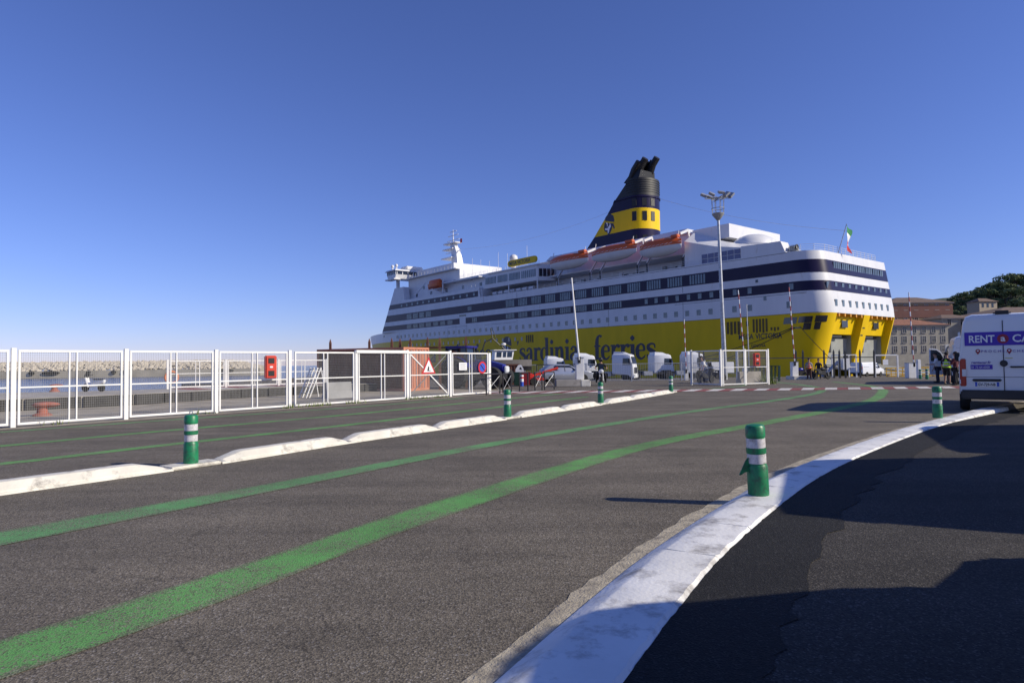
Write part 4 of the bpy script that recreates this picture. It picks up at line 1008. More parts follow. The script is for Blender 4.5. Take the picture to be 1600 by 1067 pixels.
# bridge with wings
br = MB(); 
br.add([(-1.8, 143.6, 30.6), (30.8, 143.6, 30.6), (30.8, 148.8, 30.6), (-1.8, 148.8, 30.6), (-1.8, 143.2, 32.0), (30.8, 143.2, 32.0), (30.8, 149.6, 32.0), (-1.8, 149.6, 32.0)], [(0, 1, 2, 3), (4, 5, 6, 7), (0, 1, 5, 4), (1, 2, 6, 5), (2, 3, 7, 6), (3, 0, 4, 7)])
br.build("bridge", M_HULLW, ferry, smooth=False)
MB().box(-1.7, 30.7, 143.4, 149.5, 32.0, 33.2).build("bridge_glazing", M_WIND, ferry, smooth=False)
b = MB()
for k in range(5): b.box(-1.83, -1.68, 143.4 + k * 1.5, 143.62 + k * 1.5, 32.0, 33.2)
for k in range(16): b.box(-1.4 + k * 2.1, -1.15 + k * 2.1, 143.3, 143.42, 32.0, 33.2)
b.build("bridge_mullion", M_HULLW, ferry, smooth=False)
MB().add([(-2.3, 142.8, 33.2), (31.3, 142.8, 33.2), (31.3, 150.4, 33.2), (-2.3, 150.4, 33.2), (-1.9, 143.2, 33.75), (30.9, 143.2, 33.75), (30.9, 149.6, 33.75), (-1.9, 149.6, 33.75)], [(0, 1, 2, 3), (4, 5, 6, 7), (0, 1, 5, 4), (1, 2, 6, 5), (2, 3, 7, 6), (3, 0, 4, 7)]).build("bridge_roof", M_HULLW, ferry, smooth=False)
MB().box(-2.6, -0.2, 143, 149.6, 30.2, 30.6).build("wing_floor", M_HULLW, ferry, smooth=False)
MB().box(0.2, 1.2, 146.0, 146.8, 27.6, 30.3).build("wing_column", M_HULLW, ferry, smooth=False)
MB().box(3.2, 25.8, 97.6, 112.0, 23.0, 27.3).build("lower_house", M_HULLW, ferry, smooth=False)
MB().box(3.2, 25.8, 112.01, 143.5, 23.0, 30.4).build("bridge_house", M_HULLW, ferry, smooth=False)
MB().box(5, 24, 118, 141, 30.4, 33.2).build("wheelhouse_block", M_HULLW, ferry, smooth=False)
MB().box(1.0, 3.2, 99.0, 122.5, 26.3, 26.6).build("side_gallery", M_HULLW, ferry, smooth=False)
MB().box(2.0, 27, 112.5, 143.5, 30.4, 30.7).build("bridge_deck", M_HULLW, ferry, smooth=False)
railing([(2.2, 113, 30.7), (2.2, 143, 30.7)], 1.05, 2.0)
railing([(3.4, 97.8, 27.3), (3.4, 112, 27.3)], 1.0, 2.0)
for k in range(9): MB().box(3.13, 3.2, 100.5 + k * 4.6, 101.6 + k * 4.6, 24.0 + (k % 2) * 2.2, 25.0 + (k % 2) * 2.2).build("house_window", M_WIND, ferry, smooth=False)
for x, y in ((-0.6, 147.8), (-0.6, 145.0)):
    MB().tube([(x, y, 33.7), (x, y, 34.8)], 0.28, 8).build("antenna_post", M_HULLW, ferry); MB().ball((x, y, 35.2), 0.55).build("antenna_dome", M_HULLW, ferry)
MB().box(2.5, 9, 143.5, 148, 33.75, 35.2).build("wheelhouse_top", M_HULLW, ferry, bevel=0.3)
# mast
ms = MB()
ms.loft([[(13.0, 127, 30), (16, 127, 30), (16, 131.5, 30), (13, 131.5, 30)], [(13.6, 129.2, 38.5), (15.4, 129.2, 38.5), (15.4, 132.4, 38.5), (13.6, 132.4, 38.5)], [(13.9, 131.2, 42.2), (15.1, 131.2, 42.2), (15.1, 133.6, 42.2), (13.9, 133.6, 42.2)]])
ms.build("mast", M_HULLW, ferry, smooth=False)
for z, ya, yb, x0, x1 in ((37.2, 130.5, 137.0, 12.2, 16.8), (40.4, 131, 137.2, 13, 16), (42.3, 129.5, 136.8, 13.2, 15.8), (33.2, 128, 134, 12, 17)):
    MB().box(x0, x1, ya, yb, z, z + 0.35).build("mast_platform", M_HULLW, ferry, smooth=False)
MB().tube([(14.5, 132.6, 42.2), (14.5, 132.6, 47.2)], [0.28, 0.1], 8).build("topmast", M_HULLW, ferry)
for z, hw in ((45.2, 3.0), (46.6, 2.0), (39.5, 4.6), (43.6, 3.6)): 
    MB().bar((14.5, 132.6 - hw, z), (14.5, 132.6 + hw, z), 0.2).build("mast_yard", M_HULLW, ferry, smooth=False)
for y, z in ((136.2, 37.9), (136.4, 43.0)): MB().bar((14.5, y - 2.2, z), (14.5, y + 2.2, z), 0.3, 0.35).build("radar_scanner", M_HULLW, ferry, smooth=False)
MB().add([(14.5, 128.4, 42.0), (14.5, 127.2, 42.0), (14.5, 127.2, 43.4), (14.5, 128.4, 43.4)], [(0, 1, 2, 3)]).build("signal_flag", mat("flag_red", (0.5, 0.02, 0.03), 0.8), ferry, smooth=False)
# satellite dome and roof name board
MB().tube([(3.5, 86, 26.5), (3.5, 86, 28.9)], 0.7, 10).build("dome_pedestal", M_HULLW, ferry); MB().ball((3.5, 86, 30.0), 1.15, 14, 8).build("satellite_dome", M_HULLW, ferry)
nbp = arc(84.0, 28.0, 0.85, R(-90), R(90), 8) + arc(73.9, 28.0, 0.85, R(90), R(270), 8)
MB().extr([(0.5, y, z) for y, z in nbp], (0.5, 0, 0)).build("name_board", M_HULLY, ferry)
txt("name_board_lettering", "MEGA VICTORIA", 1.35, M_NAVYT, ferry, (0.48, 84.1, 27.55), (R(90), 0, R(-90)), 0.01, bold=0.015, sx=0.86)
for k in range(7): MB().tube([(8, 112 - 4.4 * k, 28), (8, 112 - 4.4 * k, 34 - (k % 3))], 0.05, 5).build("whip_aerial", M_HULLW, ferry)
# stays
def wire(a, b, sag, name, r=0.035, parent=None, m=M_LINE):
    a = Vector(a); b = Vector(b)
    return MB().tube([a.lerp(b, k / 10) - Vector((0, 0, sag * 4 * (k / 10) * (1 - k / 10))) for k in range(11)], r, 4).build(name, m, parent, smooth=False)
wire((14.5, 132.6, 40.5), (14.5, 57.6, 39.8), 2.5, "stay_wire", 0.025, ferry, M_GALV); wire((14.5, 46.2, 40.2), (10.4, 0.7, 24.0), 1.2, "stay_wire", 0.025, ferry, M_GALV)
# rescue boat on the forward side
rbt = thing("rescue_boat", "small orange rescue boat on its cradle near the bridge", "rescue boat", S(122.5, 0.9, 25.2), SA); rbt.scale = (1.25, 1.25, 1.25)
MB().loft([[(1.1 * k * a, y, b_ * (1.0 + 0.1 * abs(y))) for a, b_ in ((-1, 1.0), (-0.9, 0.4), (0, 0), (0.9, 0.4), (1, 1.0))] for y, k in ((-2.9, 0.5), (-2.4, 0.9), (0, 1), (2.2, 0.8), (3.2, 0.1))]).build("boat_hull", M_BOATO, rbt)
MB().loft([[(0.95 * k * a, y, b_) for a, b_ in ((-1, 0.9), (-0.9, 1.7), (-0.4, 2.2), (0.4, 2.2), (0.9, 1.7), (1, 0.9))] for y, k in ((-2.8, 0.6), (-2.2, 0.95), (0, 1), (1.4, 0.8), (2.6, 0.3))]).build("canopy", M_BOATO, rbt)
b = MB(); b.bar((0.9, 118.0, 23), (0.9, 124.8, 25.4), 0.4); b.bar((2.2, 120, 23), (2.2, 126, 25.2), 0.4); b.bar((0.9, 118, 23), (0.9, 118, 27.5), 0.3); b.bar((0.9, 118, 27.5), (0.9, 121, 28.5), 0.3)
b.build("boat_cradle", M_HULLW, ferry, smooth=False)
MB().bar((0.6, 135, 24.0), (0.6, 128, 27.4), 0.22).build("deck_crane", M_HULLW, ferry, smooth=False)
# mooring ropes to the quay
for a, b2, sg_ in (((-0.1, 4.2, 7.0), S(-6, -6.5), 0.3), ((-0.1, 5.6, 6.9), S(36, -9), 1.2), ((-0.1, 5.2, 6.9), S(22, -8), 0.6)):
    lb_ = Vector(((b2 - SHIP_O).dot(D2), (b2 - SHIP_O).dot(D1), -0.6))
    wire(a, lb_, sg_, "mooring_rope", 0.06, ferry)

# ================================================================ VEHICLES
def ringsec(y, w, zb, zbelt, zt, tum, r):
    wt = w * tum
    half = [(w * 0.93, zb), (w, zb + 0.12), (w, zbelt), ((w + wt) / 2 + 0.01, (zbelt + zt) / 2), (wt, zt - r), (wt - r * 0.3, zt - r * 0.3), (wt - r, zt)]
    return [(x, y, z) for x, z in half] + [(-x, y, z) for x, z in half[::-1]]
def side_x(secs, y, z):
    for a, b in zip(secs, secs[1:]):
        if a[0] <= y <= b[0] or b[0] <= y <= a[0]:
            k = (y - a[0]) / (b[0] - a[0] + 1e-9)
            w, zbelt, zt, tum = (a[i] + (b[i] - a[i]) * k for i in (1, 3, 4, 5))
            if z <= zbelt: return w
            q = min(1, (z - zbelt) / max(0.05, zt - zbelt)); return w + (w * tum - w) * q
    return secs[-1][1]
def wheel(root, x, y, r, w=0.2, rim=None):
    s = 1 if x > 0 else -1
    wv = MB().lathe((0, 0, 0), [(r * 0.6, -w / 2), (r * 0.93, -w / 2), (r, -w * 0.32), (r, w * 0.32), (r * 0.93, w / 2), (r * 0.6, w / 2)], 20, 'x').build("wheel", M_RUBBER, root, loc=(x, y, r))
    MB().lathe((0, 0, 0), [(0.02, s * w * 0.34), (r * 0.2, s * w * 0.42), (r * 0.3, s * w * 0.3), (r * 0.58, s * w * 0.38), (r * 0.62, s * w * 0.51), (r * 0.62, s * w * 0.2)], 14, 'x').build("rim", rim or M_GALV, wv)
def side_panel(root, secs, poly, m, name, off=0.012, sides=(1, -1)):
    for s in sides:
        pts = [(s * (side_x(secs, y, z) + off), y, z) for y, z in poly]
        MB().extr(pts, (-s * 0.02, 0, 0)).build(name, m, root, smooth=False)
def body(root, secs, paint, name="body"):
    return MB().loft([ringsec(*s) for s in secs]).build(name, paint, root, angle=28)
M_VANW = mat("van_white_paint", (0.72, 0.73, 0.75), 0.25, var=0.03, scale=1)
M_LAMPR = mat("tail_lamp_red", (0.35, 0.02, 0.015), 0.2)
M_LAMPW = mat("head_lamp_clear", (0.6, 0.62, 0.65), 0.1)
M_LAMPO = mat("lamp_orange", (0.7, 0.2, 0.02), 0.3)
M_PLATE = mat("plate_white", (0.75, 0.75, 0.72), 0.4)
M_BUMP = mat("grey_bumper_plastic", (0.03, 0.03, 0.032), 0.6)
VAN = [(0.0, 0.99, 0.42, 1.3, 2.6, 0.86, 0.16), (0.06, 1.02, 0.4, 1.3, 2.72, 0.87, 0.2), (0.5, 1.03, 0.38, 1.3, 2.77, 0.88, 0.22), (3.6, 1.03, 0.38, 1.3, 2.77, 0.88, 0.22), (4.1, 1.03, 0.38, 1.3, 2.66, 0.86, 0.2),
       (4.9, 1.02, 0.38, 1.25, 1.75, 0.84, 0.15), (5.05, 1.01, 0.38, 1.15, 1.38, 0.9, 0.12), (5.7, 0.95, 0.38, 1.0, 1.12, 0.92, 0.1), (5.85, 0.86, 0.42, 0.8, 0.95, 0.92, 0.1)]
def make_van(name, label, loc, rz, group=None):
    v = thing(name, label, "van", loc, rz, group)
    body(v, VAN, M_VANW)
    side_panel(v, VAN, [(3.55, 1.35), (4.62, 1.35), (4.5, 1.75), (4.15, 2.15), (3.6, 2.15)], M_GLASS, "side_window")
    pts = [(-0.84, 4.98, 1.42), (0.84, 4.98, 1.42), (0.78, 4.2, 2.46), (-0.78, 4.2, 2.46)]
    MB().extr([(x, y + 0.05, z + 0.03) for x, y, z in pts], (0, -0.04, -0.03)).build("windscreen", M_GLASS, v, smooth=False)
    for y in (1.05, 4.85):
        for x in (-0.92, 0.92): wheel(v, x, y, 0.36, 0.24)
    MB().box(-1.0, 1.0, -0.13, 0.02, 0.36, 0.62).build("rear_bumper", M_BUMP, v, bevel=0.04)
    MB().box(-0.96, 0.96, 5.68, 5.93, 0.34, 0.66).build("front_bumper", M_BUMP, v, bevel=0.06)
    side_panel(v, VAN, [(0.6, 0.75), (4.2, 0.75), (4.2, 0.85), (0.6, 0.85)], M_BUMP, "side_trim", 0.02)
    for s in (-1, 1):
        MB().box(s * 0.93 - 0.075, s * 0.93 + 0.075, -0.035, 0.06, 0.72, 1.5).build("tail_lamp", M_LAMPR, v, bevel=0.02)
        MB().box(s * 0.9 - 0.05, s * 0.9 + 0.05, -0.042, -0.03, 1.0, 1.2).build("reversing_lamp", M_LAMPW, v, smooth=False)
        MB().box(s * 1.13 - 0.09, s * 1.13 + 0.09, 4.3, 4.42, 1.4, 1.7).build("mirror", M_BUMP, v, bevel=0.04)
        MB().box(s * 0.8 - 0.14, s * 0.8 + 0.14, 5.62, 5.82, 0.8, 1.0).build("headlamp", M_LAMPW, v, bevel=0.04)
        for z in (0.85, 1.5, 2.2): MB().box(s * 0.99 - 0.03, s * 0.99 + 0.03, -0.03, 0.03, z - 0.06, z + 0.06).build("door_hinge", M_VANW, v, bevel=0.01)
    MB().box(-0.009, 0.009, -0.012, 0.01, 0.55, 2.55).build("door_seam", M_LINE, v, smooth=False)
    for z in (0.98, 2.1, 2.38): MB().box(-0.9 if z < 1 else -0.84, 0.9 if z < 1 else 0.84, -0.006 + 0.03 * (z - 2.0 if z > 2 else 0), 0.02, z - 0.005, z + 0.005).build("panel_crease", M_LINE, v, smooth=False)
    MB().box(-0.72, -0.06, -0.05, 0.0, 0.86, 0.93).build("plate_lamp_bar", M_BUMP, v, bevel=0.02)
    MB().box(0.13, 0.45, -0.045, 0.0, 1.24, 1.285).build("door_handle", M_BUMP, v, bevel=0.015)
    MB().lathe((0, 0, 0), [(0.001, -0.02), (0.085, -0.018), (0.09, 0.0), (0.09, 0.02)], 18, 'x').build("lock_cover", M_BUMP, v, loc=(0.0, -0.02, 1.36)).rotation_euler.z = R(90)
    MB().box(-0.2, 0.2, 0.02, 0.3, 2.7, 2.83).build("rear_camera_pod", M_BUMP, v, bevel=0.05)
    return v
def rear_left(x, y, hd):           # a van's rear left corner and heading -> its rear centre
    return (x + 1.0 * math.cos(R(hd)), y - 1.0 * math.sin(R(hd)), 0.088 * lane_lift(y + 2.5) + 0.004 if y < 30 else 0.0)
RX = atY(1502, 640, 18.3).x
van = make_van("rental_van", "white rental van with purple RENT a CAR lettering, seen from behind", rear_left(RX, 18.3, 36), R(-36))
M_PURP = mat("banner_purple", (0.055, 0.02, 0.38), 0.4, var=0.05)
M_TXTW = mat("lettering_white", (0.75, 0.75, 0.78), 0.4, var=0.02)
M_TXTP = mat("lettering_purple", (0.09, 0.04, 0.3), 0.4, var=0.02)
M_DKRED = mat("logo_dark_red", (0.28, 0.015, 0.04), 0.4, var=0.05)
def vtxt(s, x, z, size, m_, nm="lettering", y=-0.018, sx=1.0, bold=0.0, al='LEFT'): return txt(nm, s, size, m_, van, (x, y, z), (R(90), 0, 0), 0.002, al, bold, sx)
MB().box(-0.87, 0.87, -0.012, 0.03, 1.86, 2.24).build("banner", M_PURP, van, smooth=False)
vtxt("RENT", -0.78, 1.95, 0.285, M_TXTW, sx=0.84, bold=0.006); vtxt("CAR", 0.2, 1.95, 0.285, M_TXTW, bold=0.006)
disc(MB(), (0.0, 2.04), 0.13, -0.0125, th=0.004).build("logo_disc", M_DKRED, van); vtxt("a", 0.0, 1.975, 0.24, M_TXTW, y=-0.02, bold=0.006, al='CENTER')
vtxt("P R O C H E ,", -0.5, 1.665, 0.1, M_TXTP); vtxt("C H E R", 0.2, 1.665, 0.1, M_TXTP)
for x in (-0.57, 0.13):
    disc(MB(), (x, 1.71), 0.055, -0.006, th=0.006).build("pin_mark", M_DKRED, van); disc(MB(), (x, 1.715), 0.022, -0.0125, th=0.003).build("pin_dot", M_TXTW, van)
    MB().extr([(x - 0.045, -0.006, 1.68), (x + 0.045, -0.006, 1.68), (x, -0.006, 1.61)], (0, -0.0055, 0)).build("pin_mark", M_DKRED, van)
vtxt("rentacar.fr", -0.73, 1.355, 0.105, M_TXTP, bold=0.002)
MB().box(-0.75, -0.25, -0.01, 0.02, 1.2, 1.325).build("phone_strip", M_PURP, van, smooth=False); vtxt("01 73 64 6000", -0.735, 1.228, 0.085, M_TXTW, y=-0.014, sx=0.85)
MB().box(-0.66, -0.12, -0.025, 0.0, 0.72, 0.84).build("number_plate", M_PLATE, van, smooth=False)
for x0 in (-0.66, -0.17): MB().box(x0, x0 + 0.05, -0.029, -0.0255, 0.72, 0.84).build("plate_strip", M_SIGNB, van, smooth=False)
vtxt("GV-729-NB", -0.595, 0.738, 0.105, M_LINE, y=-0.028, bold=0.002, sx=0.78)
MB().box(0.03, 0.2, -0.012, 0.0, 1.5, 1.515).build("yellow_sticker", mat("sticker_yellow", (0.5, 0.45, 0.05), 0.5), van, smooth=False)
# vehicles queueing behind it, right of the picture, whose shadows cross the lane
GQ = "white vans queueing on the right lane"
make_van("parked_van", "white van queueing close behind the rental van, outside the right picture edge", rear_left(11.3, 8.7, 25), R(-25), GQ)
q2 = make_van("parked_van", "white van second behind the rental van, outside the right picture edge", rear_left(7.0, 4.9, 25), R(-25), GQ); q2.scale = (1, 0.85, 1)
q3 = make_van("parked_van", "white van nearest the camera in the right lane queue, outside the picture", rear_left(4.0, -1.45, 10), R(-10), GQ)
# van with open door ahead
def open_van():
    p = G(1462, 596)
    v = make_van("delivery_van", "white van with its driver door swung open beyond the rental van", rear_left(25.6, 37.2, 31), R(-31))
    d = thing
    dl = MB().extr([(0, 1.05, 0.45), (0, 0.05, 0.45), (0, 0.0, 1.3), (0, 0.3, 1.9), (0, 0.6, 2.1), (0, 1.05, 2.15)], (-0.06, 0, 0)).build("open_door", M_VANW, v, bevel=0.015, loc=(-1.08, 4.9, 0))
    dl.rotation_euler.z = R(118)
    MB().extr([(-0.065, 0.97, 1.32), (-0.065, 0.1, 1.32), (-0.065, 0.36, 1.82), (-0.065, 0.62, 2.02), (-0.065, 0.97, 2.05)], (-0.01, 0, 0)).build("door_window", M_GLASS, dl, smooth=False)
    MB().extr([(0.005, 0.97, 1.32), (0.005, 0.1, 1.32), (0.005, 0.36, 1.82), (0.005, 0.62, 2.02), (0.005, 0.97, 2.05)], (0.01, 0, 0)).build("door_window", M_GLASS, dl, smooth=False)
    return v
open_van()
# compact van near the stern ramp
CV = [(0.0, 0.9, 0.35, 1.1, 1.75, 0.86, 0.12), (0.08, 0.95, 0.33, 1.1, 1.93, 0.87, 0.15), (3.0, 0.97, 0.33, 1.1, 1.97, 0.87, 0.16), (3.35, 0.97, 0.33, 1.1, 1.88, 0.85, 0.15), (4.15, 0.95, 0.33, 1.05, 1.2, 0.88, 0.1), (4.8, 0.88, 0.33, 0.9, 1.02, 0.9, 0.1), (4.97, 0.75, 0.38, 0.7, 0.82, 0.9, 0.08)]
def small_van(label, loc, rz):
    v = thing("compact_van", label, "van", loc, rz); body(v, CV, M_VANW)
    side_panel(v, CV, [(2.75, 1.15), (3.85, 1.15), (3.45, 1.7), (2.8, 1.72)], M_GLASS, "side_window")
    MB().extr([(-0.76, 4.1, 1.24), (0.76, 4.1, 1.24), (0.7, 3.42, 1.82), (-0.7, 3.42, 1.82)], (0, 0.03, 0.03)).build("windscreen", M_GLASS, v, smooth=False)
    for y in (0.95, 3.95):
        for x in (-0.86, 0.86): wheel(v, x, y, 0.33, 0.2)
    side_panel(v, CV, [(1.5, 0.6), (2.7, 0.6), (2.7, 1.75), (1.5, 1.75)], M_VANW, "sliding_door", 0.008)
    side_panel(v, CV, [(0.25, 1.3), (1.4, 1.3), (1.4, 1.33), (0.25, 1.33)], M_LINE, "door_rail", 0.01)
    for s in (-1, 1): MB().box(s * 0.86 - 0.05, s * 0.86 + 0.05, -0.02, 0.06, 0.95, 1.4).build("tail_lamp", M_LAMPR, v, smooth=False)
    for s in (-1, 1): MB().box(s * 1.05 - 0.1, s * 1.05 + 0.1, 3.35, 3.45, 1.12, 1.35).build("mirror", M_BUMP, v, bevel=0.03)
    MB().box(-0.9, 0.9, -0.08, 0.02, 0.34, 0.56).build("rear_bumper", M_BUMP, v, bevel=0.03)
    MB().box(-0.3, 0.3, -0.03, 0.0, 0.75, 0.87).build("number_plate", M_PLATE, v, smooth=False)
    return v
p = G(1331, 588.5)
small_van("white compact van parked before the ferry's stern ramp", (p.x + 0.6, p.y, p.z), R(-62))
# silver hatchback
CAR = [(0.0, 0.75, 0.4, 0.7, 0.9, 0.9, 0.08), (0.15, 0.85, 0.3, 0.85, 1.08, 0.86, 0.1), (0.7, 0.9, 0.22, 0.9, 1.4, 0.72, 0.12), (1.5, 0.91, 0.2, 0.9, 1.47, 0.7, 0.14), (2.2, 0.91, 0.2, 0.92, 1.42, 0.7, 0.14), (3.1, 0.9, 0.2, 0.9, 1.0, 0.86, 0.08), (3.9, 0.86, 0.22, 0.78, 0.86, 0.9, 0.08), (4.25, 0.72, 0.3, 0.6, 0.68, 0.9, 0.06)]
def car(label, loc, rz, paint):
    v = thing("parked_car", label, "car", loc, rz); body(v, CAR, paint)
    side_panel(v, CAR, [(0.75, 0.95), (2.75, 0.97), (2.2, 1.34), (1.0, 1.36)], M_GLASS, "side_window")
    side_panel(v, CAR, [(1.75, 0.9), (1.8, 0.9), (1.8, 1.38), (1.75, 1.38)], M_BUMP, "pillar", 0.02)
    MB().extr([(-0.7, 3.05, 1.02), (0.7, 3.05, 1.02), (0.56, 2.28, 1.4), (-0.56, 2.28, 1.4)], (0, 0.03, 0.03)).build("windscreen", M_GLASS, v, smooth=False)
    for y in (0.75, 3.35):
        for x in (-0.8, 0.8): wheel(v, x, y, 0.32, 0.2)
    for s in (-1, 1): MB().box(s * 0.66 - 0.12, s * 0.66 + 0.12, 3.95, 4.2, 0.58, 0.74).build("headlamp", M_LAMPW, v, bevel=0.03)
    for s in (-1, 1): MB().box(s * 0.98 - 0.08, s * 0.98 + 0.08, 2.55, 2.68, 0.95, 1.08).build("mirror", paint, v, bevel=0.03)
    return v
p = G(851, 599.5)
car("silver hatchback parked behind the barrier island", (p.x - 0.2, p.y + 2.5, p.z), R(-78), mat("silver_paint", (0.36, 0.38, 0.44), 0.25, metal=0.4, var=0.03))
# truck tractor units
M_TRUCKW = mat("truck_white_paint", (0.72, 0.73, 0.75), 0.3, var=0.04, scale=1)
TK = [(3.35, 1.2, 0.8, 2.0, 3.0, 0.96, 0.12), (3.45, 1.24, 0.75, 2.0, 3.12, 0.97, 0.16), (5.2, 1.25, 0.6, 2.0, 3.14, 0.97, 0.18), (5.5, 1.25, 0.45, 1.9, 3.0, 0.95, 0.18), (5.78, 1.24, 0.4, 1.7, 1.9, 0.97, 0.08), (5.88, 1.18, 0.42, 1.2, 1.55, 0.97, 0.06)]
def make_truck(label, loc, rz):
    v = thing("truck_tractor", label, "truck", loc, rz, "white truck tractor units lined up by the ferry")
    body(v, TK, M_TRUCKW, "cab")
    MB().extr([(-1.14, 5.77, 1.95), (1.14, 5.77, 1.95), (1.1, 5.55, 2.78), (-1.1, 5.55, 2.78)], (0, 0.05, 0.03)).build("windscreen", M_GLASS, v, smooth=False)
    side_panel(v, TK, [(4.6, 1.85), (5.55, 1.85), (5.42, 2.6), (4.65, 2.62)], M_GLASS, "side_window", 0.02)
    MB().loft([[(x, y, z) for x in (-1.0, 1.0) for z in ()] or [(-1.05, 3.48, 3.05), (1.05, 3.48, 3.05), (1.05, 5.25, 3.05), (-1.05, 5.25, 3.05)], [(-0.98, 3.5, 3.42), (0.98, 3.5, 3.42), (0.96, 4.5, 3.36), (-0.96, 4.5, 3.36)]]).build("roof_deflector", M_TRUCKW, v, bevel=0.04)
    MB().box(-1.2, 1.2, 5.5, 5.95, 0.3, 0.72).build("front_bumper", M_TRUCKW, v, bevel=0.06)
    MB().box(-0.85, 0.85, 5.86, 5.93, 0.85, 1.55).build("grille", M_BLACK, v, smooth=False)
    for s in (-1, 1):
        MB().box(s * 0.95 - 0.18, s * 0.95 + 0.18, 5.85, 5.98, 0.5, 0.72).build("headlamp", M_LAMPW, v, bevel=0.03)
        MB().box(s * 1.42 - 0.1, s * 1.42 + 0.1, 5.35, 5.5, 1.9, 2.6).build("mirror", M_BLACK, v, bevel=0.03)
        MB().box(s * 1.0 - 0.22, s * 1.0 + 0.22, 2.0, 3.2, 0.5, 1.05).build("fuel_tank", M_GALV, v, bevel=0.08)
        MB().box(s * 0.4 - 0.08, s * 0.4 + 0.08, 0.0, 3.6, 0.75, 1.0).build("chassis_rail", M_BLACK, v, smooth=False)
    MB().box(-0.6, 0.6, 0.6, 1.6, 1.0, 1.15).build("fifth_wheel", M_BLACK, v, bevel=0.05)
    for y in (1.1, 4.9):
        for x in (-1.05, 1.05): wheel(v, x, y, 0.5, 0.32)
    MB().box(-1.2, 1.2, 3.42, 3.5, 0.9, 1.0).build("cab_step", M_BLACK, v, smooth=False)
    return v
def tpos(px, Y): x = (px - 800) / 1000.0 * Y; return (x, Y, gz(Y))
tk = make_truck("white truck tractor right of the lettering, rightmost in the row", tpos(1026, 79), R(-84))
dup(tk, tpos(976, 80), R(-84), "white truck tractor second from the right in the row")
dup(tk, tpos(917, 78), R(-112), "white truck tractor behind the motorcyclist, its front lit by the sun")
dup(tk, tpos(858, 80), R(-80), "white truck tractor behind the silver hatchback")
dup(tk, tpos(811, 82), R(-84), "leftmost white truck tractor, partly hidden behind the boat cabin", scale=(1, 1, 0.92))
# trailer end next to the rightmost truck, half hidden by the mesh cage
tr = thing("box_trailer", "small white box trailer behind the mesh cage's left side", "trailer", tpos(1100, 76), R(-80))
MB().box(-1.1, 1.1, 0, 3.2, 0.7, 2.0).build("box", M_TRUCKW, tr, bevel=0.05)
for x in (-0.95, 0.95): wheel(tr, x, 1.2, 0.42, 0.25)
MB().box(-0.06, 0.06, 3.2, 4.6, 0.6, 0.75).build("drawbar", M_BLACK, tr, smooth=False)

# tractor
M_TBLUE = mat("tractor_blue", (0.02, 0.02, 0.22), 0.3, var=0.08)
p = G(790, 611)
tz = thing("farm_tractor", "dark blue farm tractor behind the fence end panel", "tractor", (-3.75, 39.9, 0), R(-112))
for x in (-0.95, 0.95): wheel(tz, x, 0.6, 0.92, 0.52, M_GALV); wheel(tz, x * 0.95, 3.1, 0.66, 0.4, M_GALV)
MB().loft([[(-0.42, 1.4, 1.0), (0.42, 1.4, 1.0), (0.45, 1.4, 1.75), (-0.45, 1.4, 1.75)], [(-0.42, 2.6, 1.0), (0.42, 2.6, 1.0), (0.43, 2.6, 1.68), (-0.43, 2.6, 1.68)], [(-0.36, 3.7, 1.0), (0.36, 3.7, 1.0), (0.34, 3.6, 1.42), (-0.34, 3.6, 1.42)]]).build("bonnet", M_TBLUE, tz, bevel=0.08)
MB().box(-0.35, 0.35, 0.2, 3.6, 0.55, 1.0).build("chassis", M_BLACK, tz, bevel=0.05)
MB().box(-0.3, 0.3, 3.6, 3.75, 0.95, 1.35).build("front_grille", M_LAMPW, tz, bevel=0.05)
MB().loft([[(-0.75, 0.1, 1.2), (0.75, 0.1, 1.2), (0.75, 1.45, 1.2), (-0.75, 1.45, 1.2)], [(-0.7, 0.0, 2.45), (0.7, 0.0, 2.45), (0.7, 1.3, 2.45), (-0.7, 1.3, 2.45)]]).build("cab_glass", M_GLASS, tz, smooth=False)
for x in (-0.76, 0.76):
    for y in (0.05, 1.42): MB().bar((x, y, 1.2), (x * 0.94, y - 0.08, 2.46), 0.07).build("cab_pillar", M_BLACK, tz, smooth=False)
    MB().loft([[(x * 0.9 - 0.28, 0.6 + 1.05 * math.cos(a), 0.92 + 1.05 * math.sin(a)), (x * 0.9 + 0.28, 0.6 + 1.05 * math.cos(a), 0.92 + 1.05 * math.sin(a)), (x * 0.9 + 0.28, 0.6 + 1.0 * math.cos(a), 0.92 + 1.0 * math.sin(a)), (x * 0.9 - 0.28, 0.6 + 1.0 * math.cos(a), 0.92 + 1.0 * math.sin(a))] for a in [R(20 + 14 * k) for k in range(11)]]).build("mudguard", M_TBLUE, tz)
MB().box(-0.8, 0.8, -0.12, 1.45, 2.45, 2.6).build("cab_roof", M_TBLUE, tz, bevel=0.06)
MB().tube([(0.4, 1.7, 1.6), (0.4, 1.7, 2.5)], 0.06).build("exhaust", M_BLACK, tz)

